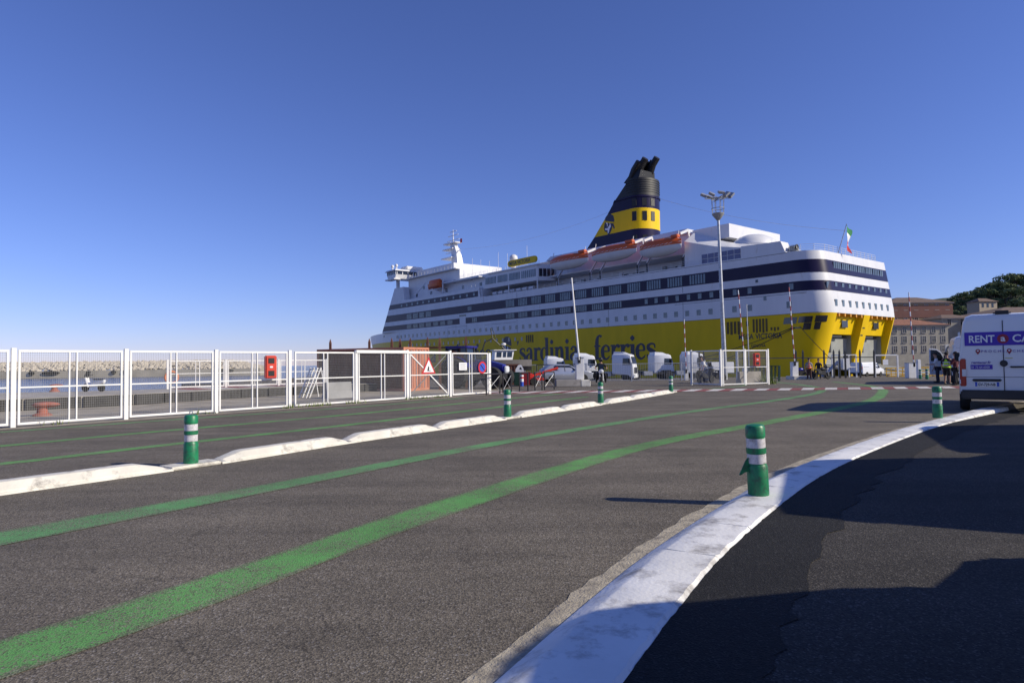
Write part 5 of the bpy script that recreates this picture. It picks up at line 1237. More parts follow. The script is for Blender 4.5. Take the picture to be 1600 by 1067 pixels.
# boat wheelhouse on a cradle, with A-frame mast
p = tpos(783, 50)
bt = thing("work_boat", "white wheelhouse of a small work boat with a black A frame mast", "boat", (p[0], 50, 0.72), R(-75)); bt.scale = (0.68, 0.68, 0.68)
MB().loft([[(x * k, y, z) for x, z in ((-1.3, 1.55), (-1.15, 0.8), (0, 0.3), (1.15, 0.8), (1.3, 1.55))] for y, k in ((-3, 0.9), (0, 1), (2.2, 0.8), (3.6, 0.1))]).build("boat_hull", mat("boat_grey", (0.12, 0.11, 0.11), 0.6), bt)
MB().loft([[(-0.8, -1.0, 1.5), (0.8, -1.0, 1.5), (0.8, 1.1, 1.5), (-0.8, 1.1, 1.5)], [(-0.75, -0.9, 2.6), (0.75, -0.9, 2.6), (0.75, 1.35, 2.6), (-0.75, 1.35, 2.6)]]).build("wheelhouse", M_WHITE, bt, smooth=False)
MB().box(-0.95, 0.95, -1.1, 1.6, 2.6, 2.7).build("wheelhouse_roof", M_WHITE, bt, bevel=0.03)
for y0, y1 in ((-0.75, -0.2), (0.0, 0.35), (0.5, 1.05)):
    for s in (-1, 1): MB().extr([(s * 0.8, y0, 1.85), (s * 0.8, y1, 1.85), (s * 0.77, y1 + 0.06, 2.45), (s * 0.77, y0 + 0.05, 2.45)], (s * 0.012, 0, 0)).build("cabin_window", M_GLASS, bt, smooth=False)
b = MB(); b.tube([(0, -2.6, 1.5), (0, -1.9, 3.6), (0, -1.0, 4.0)], 0.07); b.tube([(0, 0.6, 2.6), (0, -1.0, 4.0), (0, -1.25, 5.2)], 0.06); b.tube([(0, -0.6, 4.0), (0, -0.9, 4.9)], 0.04); b.build("a_frame_mast", M_DKMETAL, bt)
MB().ball((0, 0.3, 3.35), (0.28, 0.28, 0.16)).build("radar_dome", M_WHITE, bt); MB().tube([(0, 0.3, 2.7), (0, 0.3, 3.2)], 0.04).build("radar_post", M_DKMETAL, bt)
MB().box(-0.5, 0.5, -2, 1.5, -1.3, 0.35).build("cradle", M_RUST, bt, smooth=False)

# containers
M_CORAL = mat("sunlit_coral_container", (0.5, 0.2, 0.12), 0.7, var=0.15, scale=1.5, stretch=(1, 1, 0.4), col2=(0.28, 0.1, 0.06), c2amt=0.3, c2scale=1.5)  # container end: its sunlight is put into this brighter coral
M_BROWN = mat("brown_container", (0.1, 0.036, 0.026), 0.8, var=0.3, scale=1.5, col2=(0.14, 0.06, 0.04), c2amt=0.4, c2scale=2)  # long side's shade put into a darker brown; small container's own brown too
def container(label, loc, rz, ln, wd, h, m_side, m_end):
    c = thing("shipping_container", label, "container", loc, rz)
    def corr(n, L, hh):
        pts = []
        for k in range(n):
            x0 = L * k / n; st = L / n
            pts += [(x0, 0), (x0 + st * 0.35, 0), (x0 + st * 0.5, 0.045), (x0 + st * 0.85, 0.045)]
        return pts + [(L, 0)]
    pr = corr(int(ln / 0.28), ln - 0.3, h)
    MB().loft([[(0.15 + x, 0.03 + y, z) for x, y in pr] for z in (0.15, h - 0.12)], False, False, False).build("side_wall", m_side, c, smooth=False)
    MB().loft([[(0.15 + x, wd - 0.03 - y, z) for x, y in pr] for z in (0.15, h - 0.12)], False, False, False).build("side_wall", m_side, c, smooth=False)
    pe = corr(int(wd / 0.28), wd - 0.3, h)
    MB().loft([[(ln - 0.03 - y, 0.15 + x, z) for x, y in pe] for z in (0.15, h - 0.12)], False, False, False).build("end_wall", m_end, c, smooth=False)
    MB().loft([[(0.03 + y, 0.15 + x, z) for x, y in pe] for z in (0.15, h - 0.12)], False, False, False).build("end_wall", m_end, c, smooth=False)
    f = MB()
    for x in (0, ln - 0.15):
        for y in (0, wd - 0.15): f.box(x, x + 0.15, y, y + 0.15, 0, h)
    for z0, z1 in ((0, 0.15), (h - 0.12, h)):
        f.box(0.15, ln - 0.15, 0, 0.1, z0, z1); f.box(0.15, ln - 0.15, wd - 0.1, wd, z0, z1); f.box(0, 0.1, 0.15, wd - 0.15, z0, z1); f.box(ln - 0.1, ln, 0.15, wd - 0.15, z0, z1)
    f.build("corner_frame", m_end, c, smooth=False)
    MB().box(0.1, ln - 0.1, 0.1, wd - 0.1, h - 0.1, h - 0.04).build("roof", m_side, c, smooth=False)
    for y in (wd * 0.28, wd * 0.45, wd * 0.6, wd * 0.77): MB().tube([(ln + 0.03, y, 0.15), (ln + 0.03, y, h - 0.15)], 0.022, 6).build("lock_rod", M_GALV, c)
    return c
cr_ = atY(631, 600, 36); cl_ = atY(495, 600, 39.3)
ca = math.atan2(cr_.y - cl_.y, cr_.x - cl_.x)
cont = container("rusty shipping container with shaded brown sides and a sunlit coral end behind the gate", (cl_.x, cl_.y, 0), ca, math.hypot(cr_.x - cl_.x, cr_.y - cl_.y), 2.44, 2.5, M_BROWN, M_CORAL)
pp = tpos(788, 45); container("small dark ribbed container standing right of the tractor", (pp[0], 45, 0), R(4), 1.05, 1.2, 1.45, M_BROWN, M_BROWN)
# rusty stake fence
def stake_fence(pts, h, label, m_, rail=2.1):
    f = thing("stake_fence", label, "fence", pts[0], 0)
    o = Vector(pts[0])
    for p in pts:
        q = Vector(p) - o
        MB().loft([[(q.x + dx * 0.07, q.y + dy * 0.07, q.z) for dx, dy in ((-1, -1), (1, -1), (1, 1), (-1, 1))], [(q.x + dx * 0.07, q.y + dy * 0.07, q.z + h - 0.25) for dx, dy in ((-1, -1), (1, -1), (1, 1), (-1, 1))], [(q.x + dx * 0.012, q.y + dy * 0.012, q.z + h) for dx, dy in ((-1, -1), (1, -1), (1, 1), (-1, 1))]]).build("stake", m_, f, smooth=False)
    for a, b_ in zip(pts, pts[1:]):
        a = Vector(a) - o; b_ = Vector(b_) - o
        MB().bar(a + Vector((0, 0, rail)), b_ + Vector((0, 0, rail)), 0.06, 0.1).build("rail", m_, f, smooth=False)
    return f
def gp(px, Y): return Vector(((px - 800) / 1000.0 * Y, Y, gz(Y)))
stake_fence([gp(516, 42.5), gp(577, 42), gp(612, 41.6), gp(668, 40.8), gp(728, 40)], 3.25, "rusty stake fence with pointed tops rising above the brown container", M_RUST, 2.55)
stake_fence([gp(625, 38.6), gp(641, 38.4), gp(687, 38)], 3.1, "shorter rusty stake row behind the warning triangle", M_RUST, 2.5)
stake_fence([gp(1092, 66), gp(1099, 66), gp(1243, 66.5), gp(1254, 66.6), gp(1287, 66.8), gp(1302, 67), gp(1311, 67), gp(1320, 67), gp(1343, 67.2), gp(1365, 67.5)], 3.0, "dark stake fence with one rail in front of the ferry stern", M_DKMETAL, 2.15)
# grey mesh security fence in front of the trucks
sf_ = thing("wire_fence", "low grey wire mesh fence in front of the white trucks", "fence", gp(748, 60), 0)
o = gp(748, 60); xs = [gp(px, 60).x - o.x for px in (748, 775, 820, 915, 986, 1064, 1110)]
for i, x in enumerate(xs):
    MB().box(x - 0.06, x + 0.06, -0.05, 0.05, 0, 1.75).build("post", M_GALV, sf_, smooth=False)
    if i < len(xs) - 1:
        b = MB(); b.box(x + 0.06, xs[i + 1] - 0.06, -0.02, 0.02, 1.62, 1.67); b.box(x + 0.06, xs[i + 1] - 0.06, -0.02, 0.02, 0.1, 0.15)
        xx = x + 0.2
        while xx < xs[i + 1] - 0.1: b.box(xx - 0.008, xx + 0.008, -0.01, 0.01, 0.15, 1.62); xx += 0.16
        b.build("mesh_panel", M_GALV, sf_, smooth=False)
# pedestrian cross rails
def xrail(root, a, b_, h=1.0, cross=True):
    a = Vector(a); b_ = Vector(b_)
    q = MB()
    q.tube([a, a + Vector((0, 0, h))], 0.035, 8); q.tube([b_, b_ + Vector((0, 0, h))], 0.035, 8); q.tube([a + Vector((0, 0, h)), b_ + Vector((0, 0, h))], 0.03, 8)
    q.build("rail_frame", M_DKMETAL, root)
    if cross:
        MB().tube([a + Vector((0, 0, 0.15)), b_ + Vector((0, 0, h - 0.1))], 0.012, 6).build("cross_bar", M_GALV, root); MB().tube([a + Vector((0, 0, h - 0.1)), b_ + Vector((0, 0, 0.15))], 0.012, 6).build("cross_bar", M_GALV, root)
xs_ = [(760, 617), (781, 615), (786, 614.6), (799, 613), (812, 612), (825, 611), (836, 610.3), (847, 609.6), (851, 609.2), (866, 608.3)]
X = thing("cross_rail", "black pedestrian railing with crossed bars right of the fence end", "railing", at(760, 617), 0)
o = at(760, 617)
for k in (0, 2): xrail(X, at(*xs_[k]) - o, at(*xs_[k + 1]) - o)
X2 = thing("cross_rail", "black pedestrian railing with thin posts left of the barrier island", "railing", at(812, 612), 0); o = at(812, 612)
for k in (4, 6, 8): xrail(X2, at(*xs_[k]) - o, at(*xs_[k + 1]) - o, cross=(k != 4))
# folded green barriers by the cage
Gp = G(1216, 597)
gb = thing("crowd_barrier", "stack of dark green crowd barriers leaning right of the mesh cage", "barrier", Gp, R(58))
for k in range(6):
    b = MB(); x = 0.14 * k
    b.bar((x, 0, 0.05), (x + 0.2, 0, 1.1), 0.04); b.bar((x, 2.0, 0.05), (x + 0.2, 2.0, 1.1), 0.04); b.bar((x + 0.2, 0, 1.1), (x + 0.2, 2.0, 1.1), 0.04); b.bar((x + 0.03, 0, 0.25), (x + 0.03, 2.0, 0.25), 0.03)
    for q in range(7): b.bar((x + 0.04, 0.25 * (q + 1), 0.25), (x + 0.19, 0.25 * (q + 1), 1.08), 0.018)
    b.build("barrier_frame", mat("barrier_green", (0.015, 0.05, 0.04), 0.5), gb, smooth=False)

# white mesh cage
c0 = at(1127, 603); c1 = at(1201, 600.5); c2 = at(1212, 596.5)
cz = math.atan2(c1.y - c0.y, c1.x - c0.x); cl = (c1 - c0).length
cage = thing("mesh_cage", "white framed wire mesh enclosure standing alone by the crossing band", "enclosure", c0, cz)
frame_panel(cage, 0.1, cl * 0.5 - 0.05, 2.15, 1.1, muntin=False, dens=0.06); frame_panel(cage, cl * 0.5 + 0.05, cl - 0.1, 2.15, 1.1, muntin=False, dens=0.06)
for x in (0.0, cl * 0.5, cl): fpost(cage, x, 2.2, w=0.1)
fpost(cage, 0.16, 2.15, w=0.06)
def side_frame(root, xo, ang, ln):
    h = bpy.data.objects.new("side_panel", None); COL.objects.link(h); h.parent = root; h.location = (xo, 0, 0); h.rotation_euler.z = ang
    return h
def cage_side(x, ln):
    b = MB(); y0, y1 = 0.06, ln
    b.box(x - 0.025, x + 0.025, y0, y1, 2.09, 2.15); b.box(x - 0.025, x + 0.025, y0, y1, 0.06, 0.12); b.box(x - 0.02, x + 0.02, y0, y1, 1.08, 1.12)
    for y in (y0, y1 - 0.05): b.box(x - 0.025, x + 0.025, y, y + 0.05, 0.12, 2.09)
    p_ = b.build("side_panel", M_WHITE, cage, smooth=False)
    q = MB(); y = y0 + 0.08
    while y < y1 - 0.05: q.box(x + 0.026, x + 0.031, y - 0.0025, y + 0.0025, 0.1, 2.1); y += 0.06
    z = 0.16
    while z < 2.08: q.box(x + 0.0315, x + 0.036, y0, y1, z - 0.0025, z + 0.0025); z += 0.08
    q.build("wire_mesh", M_WIRE, p_, smooth=False)
    MB().box(x - 0.05, x + 0.05, y1, y1 + 0.1, 0, 2.2).build("post", M_WHITE, cage, smooth=False)
cage_side(cl, 2.6); cage_side(0.0, 2.6)
redbox(c0 + Vector((math.cos(cz), math.sin(cz), 0)) * (cl * 0.72) + Vector((0, -0.05, 1.55)), cz - 0.2, "red hose cabinet hung on the standalone mesh cage")
wb = MB(); rw = random.Random(8)
for k in range(160):
    p = c1 + Vector((rw.uniform(-0.1, 0.7), rw.uniform(0.3, 1.6), 0)); h = rw.uniform(0.2, 0.75); a = rw.uniform(0, 6.3)
    wb.add([p + Vector((0.03 * math.cos(a), 0.03 * math.sin(a), 0)), p - Vector((0.03 * math.cos(a), 0.03 * math.sin(a), 0)), p + Vector((rw.uniform(-0.2, 0.2), rw.uniform(-0.2, 0.2), h))], [(0, 1, 2)])
struct(wb.build("weeds", M_WEED, smooth=False), "stuff")
# things kept inside the cage
cg = c0 + Vector((math.cos(cz), math.sin(cz), 0)) * 1.2 + Vector((-0.3, 1.3, 0))
cn = thing("jersey_barrier", "grey concrete block stored inside the mesh cage", "barrier", cg + Vector((1.9, 0.9, 0)), cz)
MB().loft([[(x, -0.3, 0), (x, -0.12, 0.35), (x, -0.08, 0.8), (x, 0.08, 0.8), (x, 0.12, 0.35), (x, 0.3, 0)] for x in (-0.9, 0.9)]).build("block", M_CONC, cn, smooth=False)
scooter(tuple(cg + Vector((-0.2, 3.2, 0))), cz + 0.2, "dark scooter parked behind the mesh cage", M_BLACK)

# barriers with raised arms
def barrier(base, label, arm, lean, striped, box_h=1.15, box=(0.35, 0.4), r=0.05):
    bb = thing("lift_barrier", label, "barrier", base, 0, "lift barriers with raised arms")
    MB().box(-box[0] / 2, box[0] / 2, -box[1] / 2, box[1] / 2, 0, box_h).build("cabinet", M_WHITE, bb, bevel=0.03)
    MB().box(-box[0] / 2 - 0.02, box[0] / 2 + 0.02, -box[1] / 2 - 0.02, box[1] / 2 + 0.02, box_h, box_h + 0.06).build("cabinet_lid", M_GALV, bb, bevel=0.02)
    n = int(arm / 0.42)
    if striped:
        for k in range(n):
            a = Vector((-0.05 + lean * k / n, -0.25, box_h - 0.1 + arm * k / n)); b_ = Vector((-0.05 + lean * (k + 1) / n, -0.25, box_h - 0.1 + arm * (k + 1) / n))
            MB().tube([a, b_], r, 8).build("arm_band", mat("faded_red_band", (0.38, 0.07, 0.07), 0.6) if k % 2 else M_SIGNW, bb)
    else:
        MB().tube([(-0.05, -0.25, box_h - 0.1), (-0.05 + lean, -0.25, box_h - 0.1 + arm)], [r * 1.3, r], 8).build("arm", M_WHITE, bb)
    MB().box(-0.14, 0.04, -0.3, -0.2, box_h - 0.3, box_h + 0.1).build("arm_bracket", M_DKMETAL, bb, smooth=False)
    return bb
Y1 = 43.0; pb = gp(905, Y1)
isl = thing("barrier_island", "low concrete island under the white lift barrier", "kerb island", gp(868, 40) , 0)
a_ = gp(922, 40).x - gp(868, 40).x
MB().box(0, a_ * 0.72, 0, 1.4, 0, 0.42).build("island_body", M_CONC, isl, bevel=0.03); MB().box(a_ * 0.72 + 0.01, a_, 0, 1.4, 0, 0.4).build("island_nose", M_SEPAR, isl, bevel=0.03)
barrier((gp(905, 40.7).x, 40.7, 0.42), "white lift barrier with plain raised arm on the concrete island", 5.2, -0.4, False, 1.35, (0.5, 0.5), 0.05)
barrier(gp(1071, 62), "slim lift barrier with striped arm left of the mesh cage", 5.0, -0.1, True, 1.0, (0.35, 0.35), 0.04)
barrier(gp(1163, 60), "lift barrier with striped arm rising behind the mesh cage", 7.4, -0.5, True, 1.1, (0.4, 0.4), 0.05)
barrier(gp(1240, 58), "lift barrier with striped arm beside the green crowd barriers", 6.9, -0.35, True, 1.55, (0.55, 0.5), 0.05)
ib = thing("barrier_island", "low concrete slab under the striped barrier by the crowd barriers", "kerb island", gp(1240, 57.6), 0); MB().box(-0.4, 1.5, -0.8, 0.9, 0, 0.32).build("slab", M_SEPAR, ib, bevel=0.03)
barrier(gp(1425, 56), "lift barrier with striped arm in front of the old building", 6.3, -0.25, True, 1.3, (1.1, 0.6), 0.045)
pb = gp(1434, 55); pl = tag(MB().box(-0.14, 0.14, -0.14, 0.14, 0, 1.6).build("intercom_post", M_WHITE, bevel=0.03, loc=pb), "white intercom post beside the two green bollards", "post")
# floodlight mast
pm_ = gp(1132, 64)
fm = thing("floodlight_mast", "tall steel floodlight mast with a ring of lamps on top", "light mast", pm_, 0)
MB().tube([(0, 0, 0), (-0.2, 0, 9), (-0.34, 0, 16.2)], [0.24, 0.18, 0.13], 14).build("pole", M_GALV, fm)
cx = -0.34
MB().lathe((cx, 0, 0), [(0.14, 16.0), (0.6, 16.6), (0.62, 16.7), (0.1, 16.7)], 12).build("platform", M_GALV, fm)
b = MB()
for k in range(8):
    a = R(45 * k); b.bar((cx + 0.58 * math.cos(a), 0.58 * math.sin(a), 16.65), (cx + 0.62 * math.cos(a), 0.62 * math.sin(a), 18.2), 0.05)
for z in (17.2, 18.2): b.tube([(cx + 0.62 * math.cos(R(30 * k)), 0.62 * math.sin(R(30 * k)), z) for k in range(13)], 0.035, 6)
b.build("cage_rails", M_GALV, fm, smooth=False)
b = MB(); b.bar((cx - 1.3, 0, 18.2), (cx + 1.3, 0, 18.25), 0.08); b.bar((cx, -1.2, 18.2), (cx, 1.2, 18.2), 0.08); b.build("lamp_arms", M_GALV, fm, smooth=False)
for dx, dy, tilt in ((-1.4, 0, 0.5), (-0.75, -0.5, 0.5), (0.75, -0.4, -0.7), (1.35, 0, -0.8), (0.0, -1.1, 0.1), (0, 1.1, 0), (-0.7, 0.6, 0.4), (0.8, 0.6, -0.4)):
    o_ = MB().box(-0.32, 0.32, -0.24, 0.24, -0.1, 0.12).build("floodlight", M_GALV, fm, bevel=0.03, loc=(cx + dx, dy, 18.55)); o_.rotation_euler = (0.5, tilt, 0.2 * dx)
    MB().box(-0.27, 0.27, -0.19, 0.19, -0.115, -0.101).build("lens", M_GLASS, o_, smooth=False)
for k in range(28): MB().box(-0.2 * k / 16 - 0.24, -0.2 * k / 16 + 0.02, -0.02, 0.02, 1.5 + 0.5 * k, 1.53 + 0.5 * k).build("climbing_rung", M_GALV, fm, smooth=False)
fp_ = thing("thin_flagpole", "thin bare grey pole right of the floodlight mast", "pole", gp(1170, 62), 0); MB().tube([(0, 0, 0), (-0.12, 0, 7.2)], [0.06, 0.04], 8).build("pole", M_GALV, fp_); MB().lathe((-0.12, 0, 7.2), [(0.045, 0), (0.06, 0.03), (0.02, 0.1)], 8).build("cap", M_GALV, fp_)

# small clutter: poster stand, bins, red folding trailer
pz = gp(812, 43)
ps = thing("poster_stand", "white pointed board with a dark mark standing beside the bins", "board", pz, 0)
MB().extr([(-0.32, 0, 0.7), (0.32, 0, 0.7), (0.22, 0, 1.15), (0.08, 0, 1.4), (-0.12, 0, 1.38), (-0.3, 0, 1.1)], (0, 0.05, 0)).build("board", M_SIGNW, ps); MB().extr([(-0.05, -0.004, 1.1), (0.12, -0.004, 1.05), (0.1, -0.004, 1.2), (0.0, -0.004, 1.25)], (0, 0.003, 0)).build("mark", M_LINE, ps); MB().box(-0.3, 0.3, 0.02, 0.2, 0, 0.7).build("stand", M_DKMETAL, ps)
for px, m_, lab in ((808, mat("bin_dark_green", (0.01, 0.05, 0.035), 0.5), "dark green bin under the white pointed board"), (821, mat("bin_red", (0.25, 0.015, 0.02), 0.5), "dark red bin right of the white pointed board")):
    bn = thing("waste_bin", lab, "bin", gp(px, 42.3), 0); MB().loft([[(-0.24, -0.24, 0.05), (0.24, -0.24, 0.05), (0.24, 0.24, 0.05), (-0.24, 0.24, 0.05)], [(-0.29, -0.29, 0.85), (0.29, -0.29, 0.85), (0.29, 0.29, 0.85), (-0.29, 0.29, 0.85)]]).build("body", m_, bn, bevel=0.02); MB().box(-0.31, 0.31, -0.31, 0.31, 0.85, 0.92).build("lid", m_, bn, bevel=0.03)
bs = thing("striped_post", "small white red and blue striped post between the two bins", "post", gp(814.5, 41.8), 0)
for z0, m_ in ((0, M_SIGNB), (0.3, M_SIGNW), (0.5, M_SIGNR), (0.62, M_SIGNW)): MB().lathe((0, 0, 0), [(0.12, z0 + 0.001), (0.12, z0 + (0.3 if z0 == 0 else 0.2 if z0 == 0.3 else 0.12))], 12).build("band", m_, bs)
rt = thing("boat_trailer", "red folding boat trailer with raised arm beside the silver hatchback", "trailer", gp(838, 44), R(8))
M_TRED = mat("trailer_red", (0.6, 0.04, 0.02), 0.4)
MB().bar((-0.9, 0, 0.45), (1.5, 0, 1.15), 0.14, 0.16).build("raised_arm", M_TRED, rt, bevel=0.02); MB().box(-1.0, 0.5, -0.5, 0.5, 0.3, 0.48).build("frame", M_TRED, rt, bevel=0.03)
MB().box(-0.7, -0.3, -0.3, 0.3, 0.48, 0.8).build("winch_box", M_TRED, rt, bevel=0.05); MB().bar((0.3, 0, 0.4), (0.2, 0, 0.95), 0.1).build("strut", M_TRED, rt, smooth=False)
for y in (-0.5, 0.5):
    wv = MB().lathe((0, 0, 0), [(0.12, -0.08), (0.24, -0.09), (0.26, 0), (0.24, 0.09), (0.12, 0.08)], 14, 'x').build("wheel", M_RUBBER, rt, loc=(-0.3, y, 0.26)); wv.rotation_euler.z = R(90)
wk = thing("wire_rack", "dark rack of white hooks behind the silver hatchback", "rack", gp(838, 52), 0)
b = MB(); Lx = gp(906, 52).x - gp(838, 52).x
for z in (0.7, 1.5): b.bar((0, 0, z), (Lx, 0, z), 0.06)
for k in range(5): b.bar((Lx * k / 4, 0, 0), (Lx * k / 4, 0, 1.55), 0.06)
b.build("rack_frame", M_DKMETAL, wk, smooth=False)
for k in range(9): MB().tube([(0.4 + k * 0.38, -0.1, 0.8), (0.55 + k * 0.38, -0.1, 1.4), (0.7 + k * 0.38, -0.1, 0.8)], 0.035, 6).build("hook", M_WHITE, wk)

# ================================================================ PEOPLE
M_SKIN = mat("skin", (0.42, 0.24, 0.16), 0.6, var=0.06)
M_HAIR = mat("dark_hair", (0.02, 0.014, 0.01), 0.8)
def cloth(n, c): return mat("cloth_" + n, c, 0.85, var=0.15, scale=6)
def skinmesh(name, pts, edges, rad, material, parent, sub=1):
    me = bpy.data.meshes.new(name); me.from_pydata([tuple(p) for p in pts], edges, []); me.update()
    o = bpy.data.objects.new(name, me); COL.objects.link(o)
    md = o.modifiers.new("skin", 'SKIN'); md.use_smooth_shade = True
    for i, r in enumerate(rad):
        rr = r if isinstance(r, tuple) else (r, r)
        me.skin_vertices[0].data[i].radius = rr
    me.skin_vertices[0].data[0].use_root = True
    sb = o.modifiers.new("sub", 'SUBSURF'); sb.levels = sub; sb.render_levels = sub
    dg = bpy.context.evaluated_depsgraph_get()
    m2 = bpy.data.meshes.new_from_object(o.evaluated_get(dg))
    o.modifiers.clear(); o.data = m2; m2.name = name
    m2.materials.clear(); m2.materials.append(material); o.parent = parent
    m2.polygons.foreach_set("use_smooth", [True] * len(m2.polygons))
    return o
def person(label, loc, rz, top, bottom, armL=None, armR=None, legL=None, legR=None, vest=None, bare_legs=False, hip=0.92, lean=0.0, helmet=None, stripes=False):
    pr = thing("person", label, "person", loc, rz)
    h = hip; ch = Vector((0, lean, h + 0.5)); nk = Vector((0, lean * 1.15, h + 0.6)); hd = Vector((0, lean * 1.3 + 0.02, h + 0.76))
    pel = Vector((0, 0, h)); wa = Vector((0, lean * 0.5, h + 0.22))
    legL = legL or [(-0.11, 0.02, h * 0.53), (-0.13, -0.02, 0.09), (-0.14, 0.12, 0.04)]
    legR = legR or [(0.11, 0.04, h * 0.53), (0.12, 0.02, 0.09), (0.13, 0.17, 0.04)]
    armL = armL or [(-0.27, lean + 0.0, h + 0.22), (-0.29, lean + 0.1, h - 0.02), (-0.29, lean + 0.14, h - 0.1)]
    armR = armR or [(0.27, lean + 0.0, h + 0.22), (0.29, lean + 0.1, h - 0.02), (0.29, lean + 0.14, h - 0.1)]
    shL = ch + Vector((-0.19, 0, 0.0)); shR = ch + Vector((0.19, 0, 0.0)); hpL = pel + Vector((-0.1, 0, -0.03)); hpR = pel + Vector((0.1, 0, -0.03))
    P = [pel, wa, ch, nk, hd, hd + Vector((0, 0.02, 0.12)), shL, *[Vector(q) for q in armL], shR, *[Vector(q) for q in armR], hpL, *[Vector(q) for q in legL], hpR, *[Vector(q) for q in legR]]
    E_ = [(0, 1), (1, 2), (2, 3), (3, 4), (4, 5), (2, 6), (6, 7), (7, 8), (8, 9), (2, 10), (10, 11), (11, 12), (12, 13), (0, 14), (14, 15), (15, 16), (16, 17), (0, 18), (18, 19), (19, 20), (20, 21)]
    Rr = [(0.15, 0.11), (0.14, 0.1), (0.16, 0.11), 0.055, 0.09, 0.075, 0.065, 0.045, 0.035, 0.03, 0.065, 0.045, 0.035, 0.03, 0.085, 0.06, 0.045, 0.035, 0.085, 0.06, 0.045, 0.035]
    skinmesh("body", P, E_, Rr, M_SKIN, pr)
    g = 0.022
    Pt = [wa, ch, ch + Vector((0, 0, 0.06)), shL, Vector(armL[0]), shR, Vector(armR[0]), pel + Vector((0, 0, 0.02))]
    skinmesh("shirt", Pt, [(0, 1), (1, 2), (1, 3), (3, 4), (1, 5), (5, 6), (0, 7)], [(0.15 + g, 0.1 + g), (0.165 + g, 0.115 + g), (0.08, 0.08), 0.085, 0.065, 0.085, 0.065, (0.155 + g, 0.115 + g)], top, pr)
    if bare_legs: Pb = [pel, hpL, Vector(legL[0]), hpR, Vector(legR[0])]; Eb = [(0, 1), (1, 2), (0, 3), (3, 4)]; rb_ = [(0.16, 0.12), 0.105, 0.09, 0.105, 0.09]
    else: Pb = [pel, hpL, Vector(legL[0]), Vector(legL[1]), hpR, Vector(legR[0]), Vector(legR[1])]; Eb = [(0, 1), (1, 2), (2, 3), (0, 4), (4, 5), (5, 6)]; rb_ = [(0.165, 0.125), 0.11, 0.085, 0.07, 0.11, 0.085, 0.07]
    skinmesh("trousers", Pb, Eb, rb_, bottom, pr)
    for l in (legL, legR):
        a = Vector(l[1]); b_ = Vector(l[2]); MB().ball(a.lerp(b_, 0.6) + Vector((0, 0, 0.01)), (0.055, 0.14, 0.055), 8, 5).build("shoe", M_BLACK, pr)
    for a in (armL, armR):     # hands: palm with short fingers
        w_ = Vector(a[2]); d_ = (Vector(a[2]) - Vector(a[1])).normalized(); sx = d_.cross(Vector((0, 1, 0.3))).normalized()
        pts = [w_, w_ + d_ * 0.07]; ed = [(0, 1)]; rd = [0.03, 0.036]
        for q in range(4):
            pts.append(w_ + d_ * (0.15 + 0.012 * (q in (1, 2))) + sx * (-0.03 + 0.02 * q)); ed.append((1, len(pts) - 1)); rd.append(0.009)
        pts.append(w_ + d_ * 0.08 + sx * 0.06); ed.append((0, len(pts) - 1)); rd.append(0.01)
        skinmesh("hand", pts, ed, rd, M_SKIN, pr)
    if helmet: MB().ball(hd + Vector((0, 0.01, 0.05)), (0.14, 0.16, 0.16), 12, 8).build("helmet", helmet, pr); MB().box(-0.09, 0.09, hd.y + 0.13, hd.y + 0.165, hd.z + 0.01, hd.z + 0.1).build("visor", M_GLASS, pr, bevel=0.02)
    else:
        MB().ball(hd + Vector((0, -0.025, 0.09)), (0.1, 0.115, 0.1), 12, 8).build("hair", M_HAIR, pr)
        MB().ball(hd + Vector((0, 0.1, 0.03)), (0.018, 0.025, 0.03), 6, 4).build("nose", M_SKIN, pr)
        for s in (-1, 1): MB().ball(hd + Vector((s * 0.035, 0.088, 0.055)), 0.012, 6, 4).build("eye", M_HAIR, pr); MB().ball(hd + Vector((s * 0.095, 0.0, 0.03)), (0.015, 0.025, 0.035), 6, 4).build("ear", M_SKIN, pr)
        MB().box(-0.03, 0.03, hd.y + 0.085, hd.y + 0.094, hd.z - 0.03, hd.z - 0.02).build("mouth", M_LAMPR, pr, smooth=False)
    if vest:
        skinmesh("vest", [wa, ch, ch + Vector((0, 0, 0.05)), shL * 0.5 + ch * 0.5, shR * 0.5 + ch * 0.5, pel + Vector((0, 0, 0.06))], [(0, 1), (1, 2), (1, 3), (1, 4), (0, 5)], [(0.2, 0.15), (0.205, 0.155), (0.09, 0.1), 0.12, 0.12, (0.195, 0.155)], vest, pr)
        for z in (0.16, 0.32): MB().lathe((0, lean * 0.6, h + z), [(0.2, 0), (0.21, 0.0), (0.21, 0.05), (0.2, 0.05)], 18).build("reflective_strip", M_REFL, pr).scale = (1, 0.78, 1)
    return pr
NAVYC = cloth("navy", (0.02, 0.022, 0.04)); DARKC = cloth("black", (0.012, 0.012, 0.014)); WHITEC = cloth("white", (0.7, 0.7, 0.7)); HIVIS = mat("hivis_yellow", (0.45, 0.75, 0.02), 0.7); ORV = mat("hivis_orange", (0.8, 0.13, 0.03), 0.7); MAROON = cloth("maroon", (0.09, 0.012, 0.02)); BROWNC = cloth("brown", (0.07, 0.03, 0.025))
person("person in orange vest and dark trousers standing before the parked motorbikes", gp(1263, 55.5), R(160), cloth("greyshirt", (0.25, 0.24, 0.24)), BROWNC, vest=ORV)
ph = Vector((26.2, 39.2, 0))
person("person in yellow vest and dark shorts standing left of the rental van", gp(1478, 36.5), R(-60), DARKC, DARKC, vest=HIVIS, bare_legs=True, armR=[(0.3, 0.12, 1.12), (0.2, 0.36, 1.05), (0.18, 0.44, 1.06)])
person("person in white shirt leaning at the open van door", gp(1464, 39), R(60), WHITEC, NAVYC, lean=0.08, armL=[(-0.28, 0.2, 1.15), (-0.2, 0.42, 1.12), (-0.18, 0.5, 1.12)])
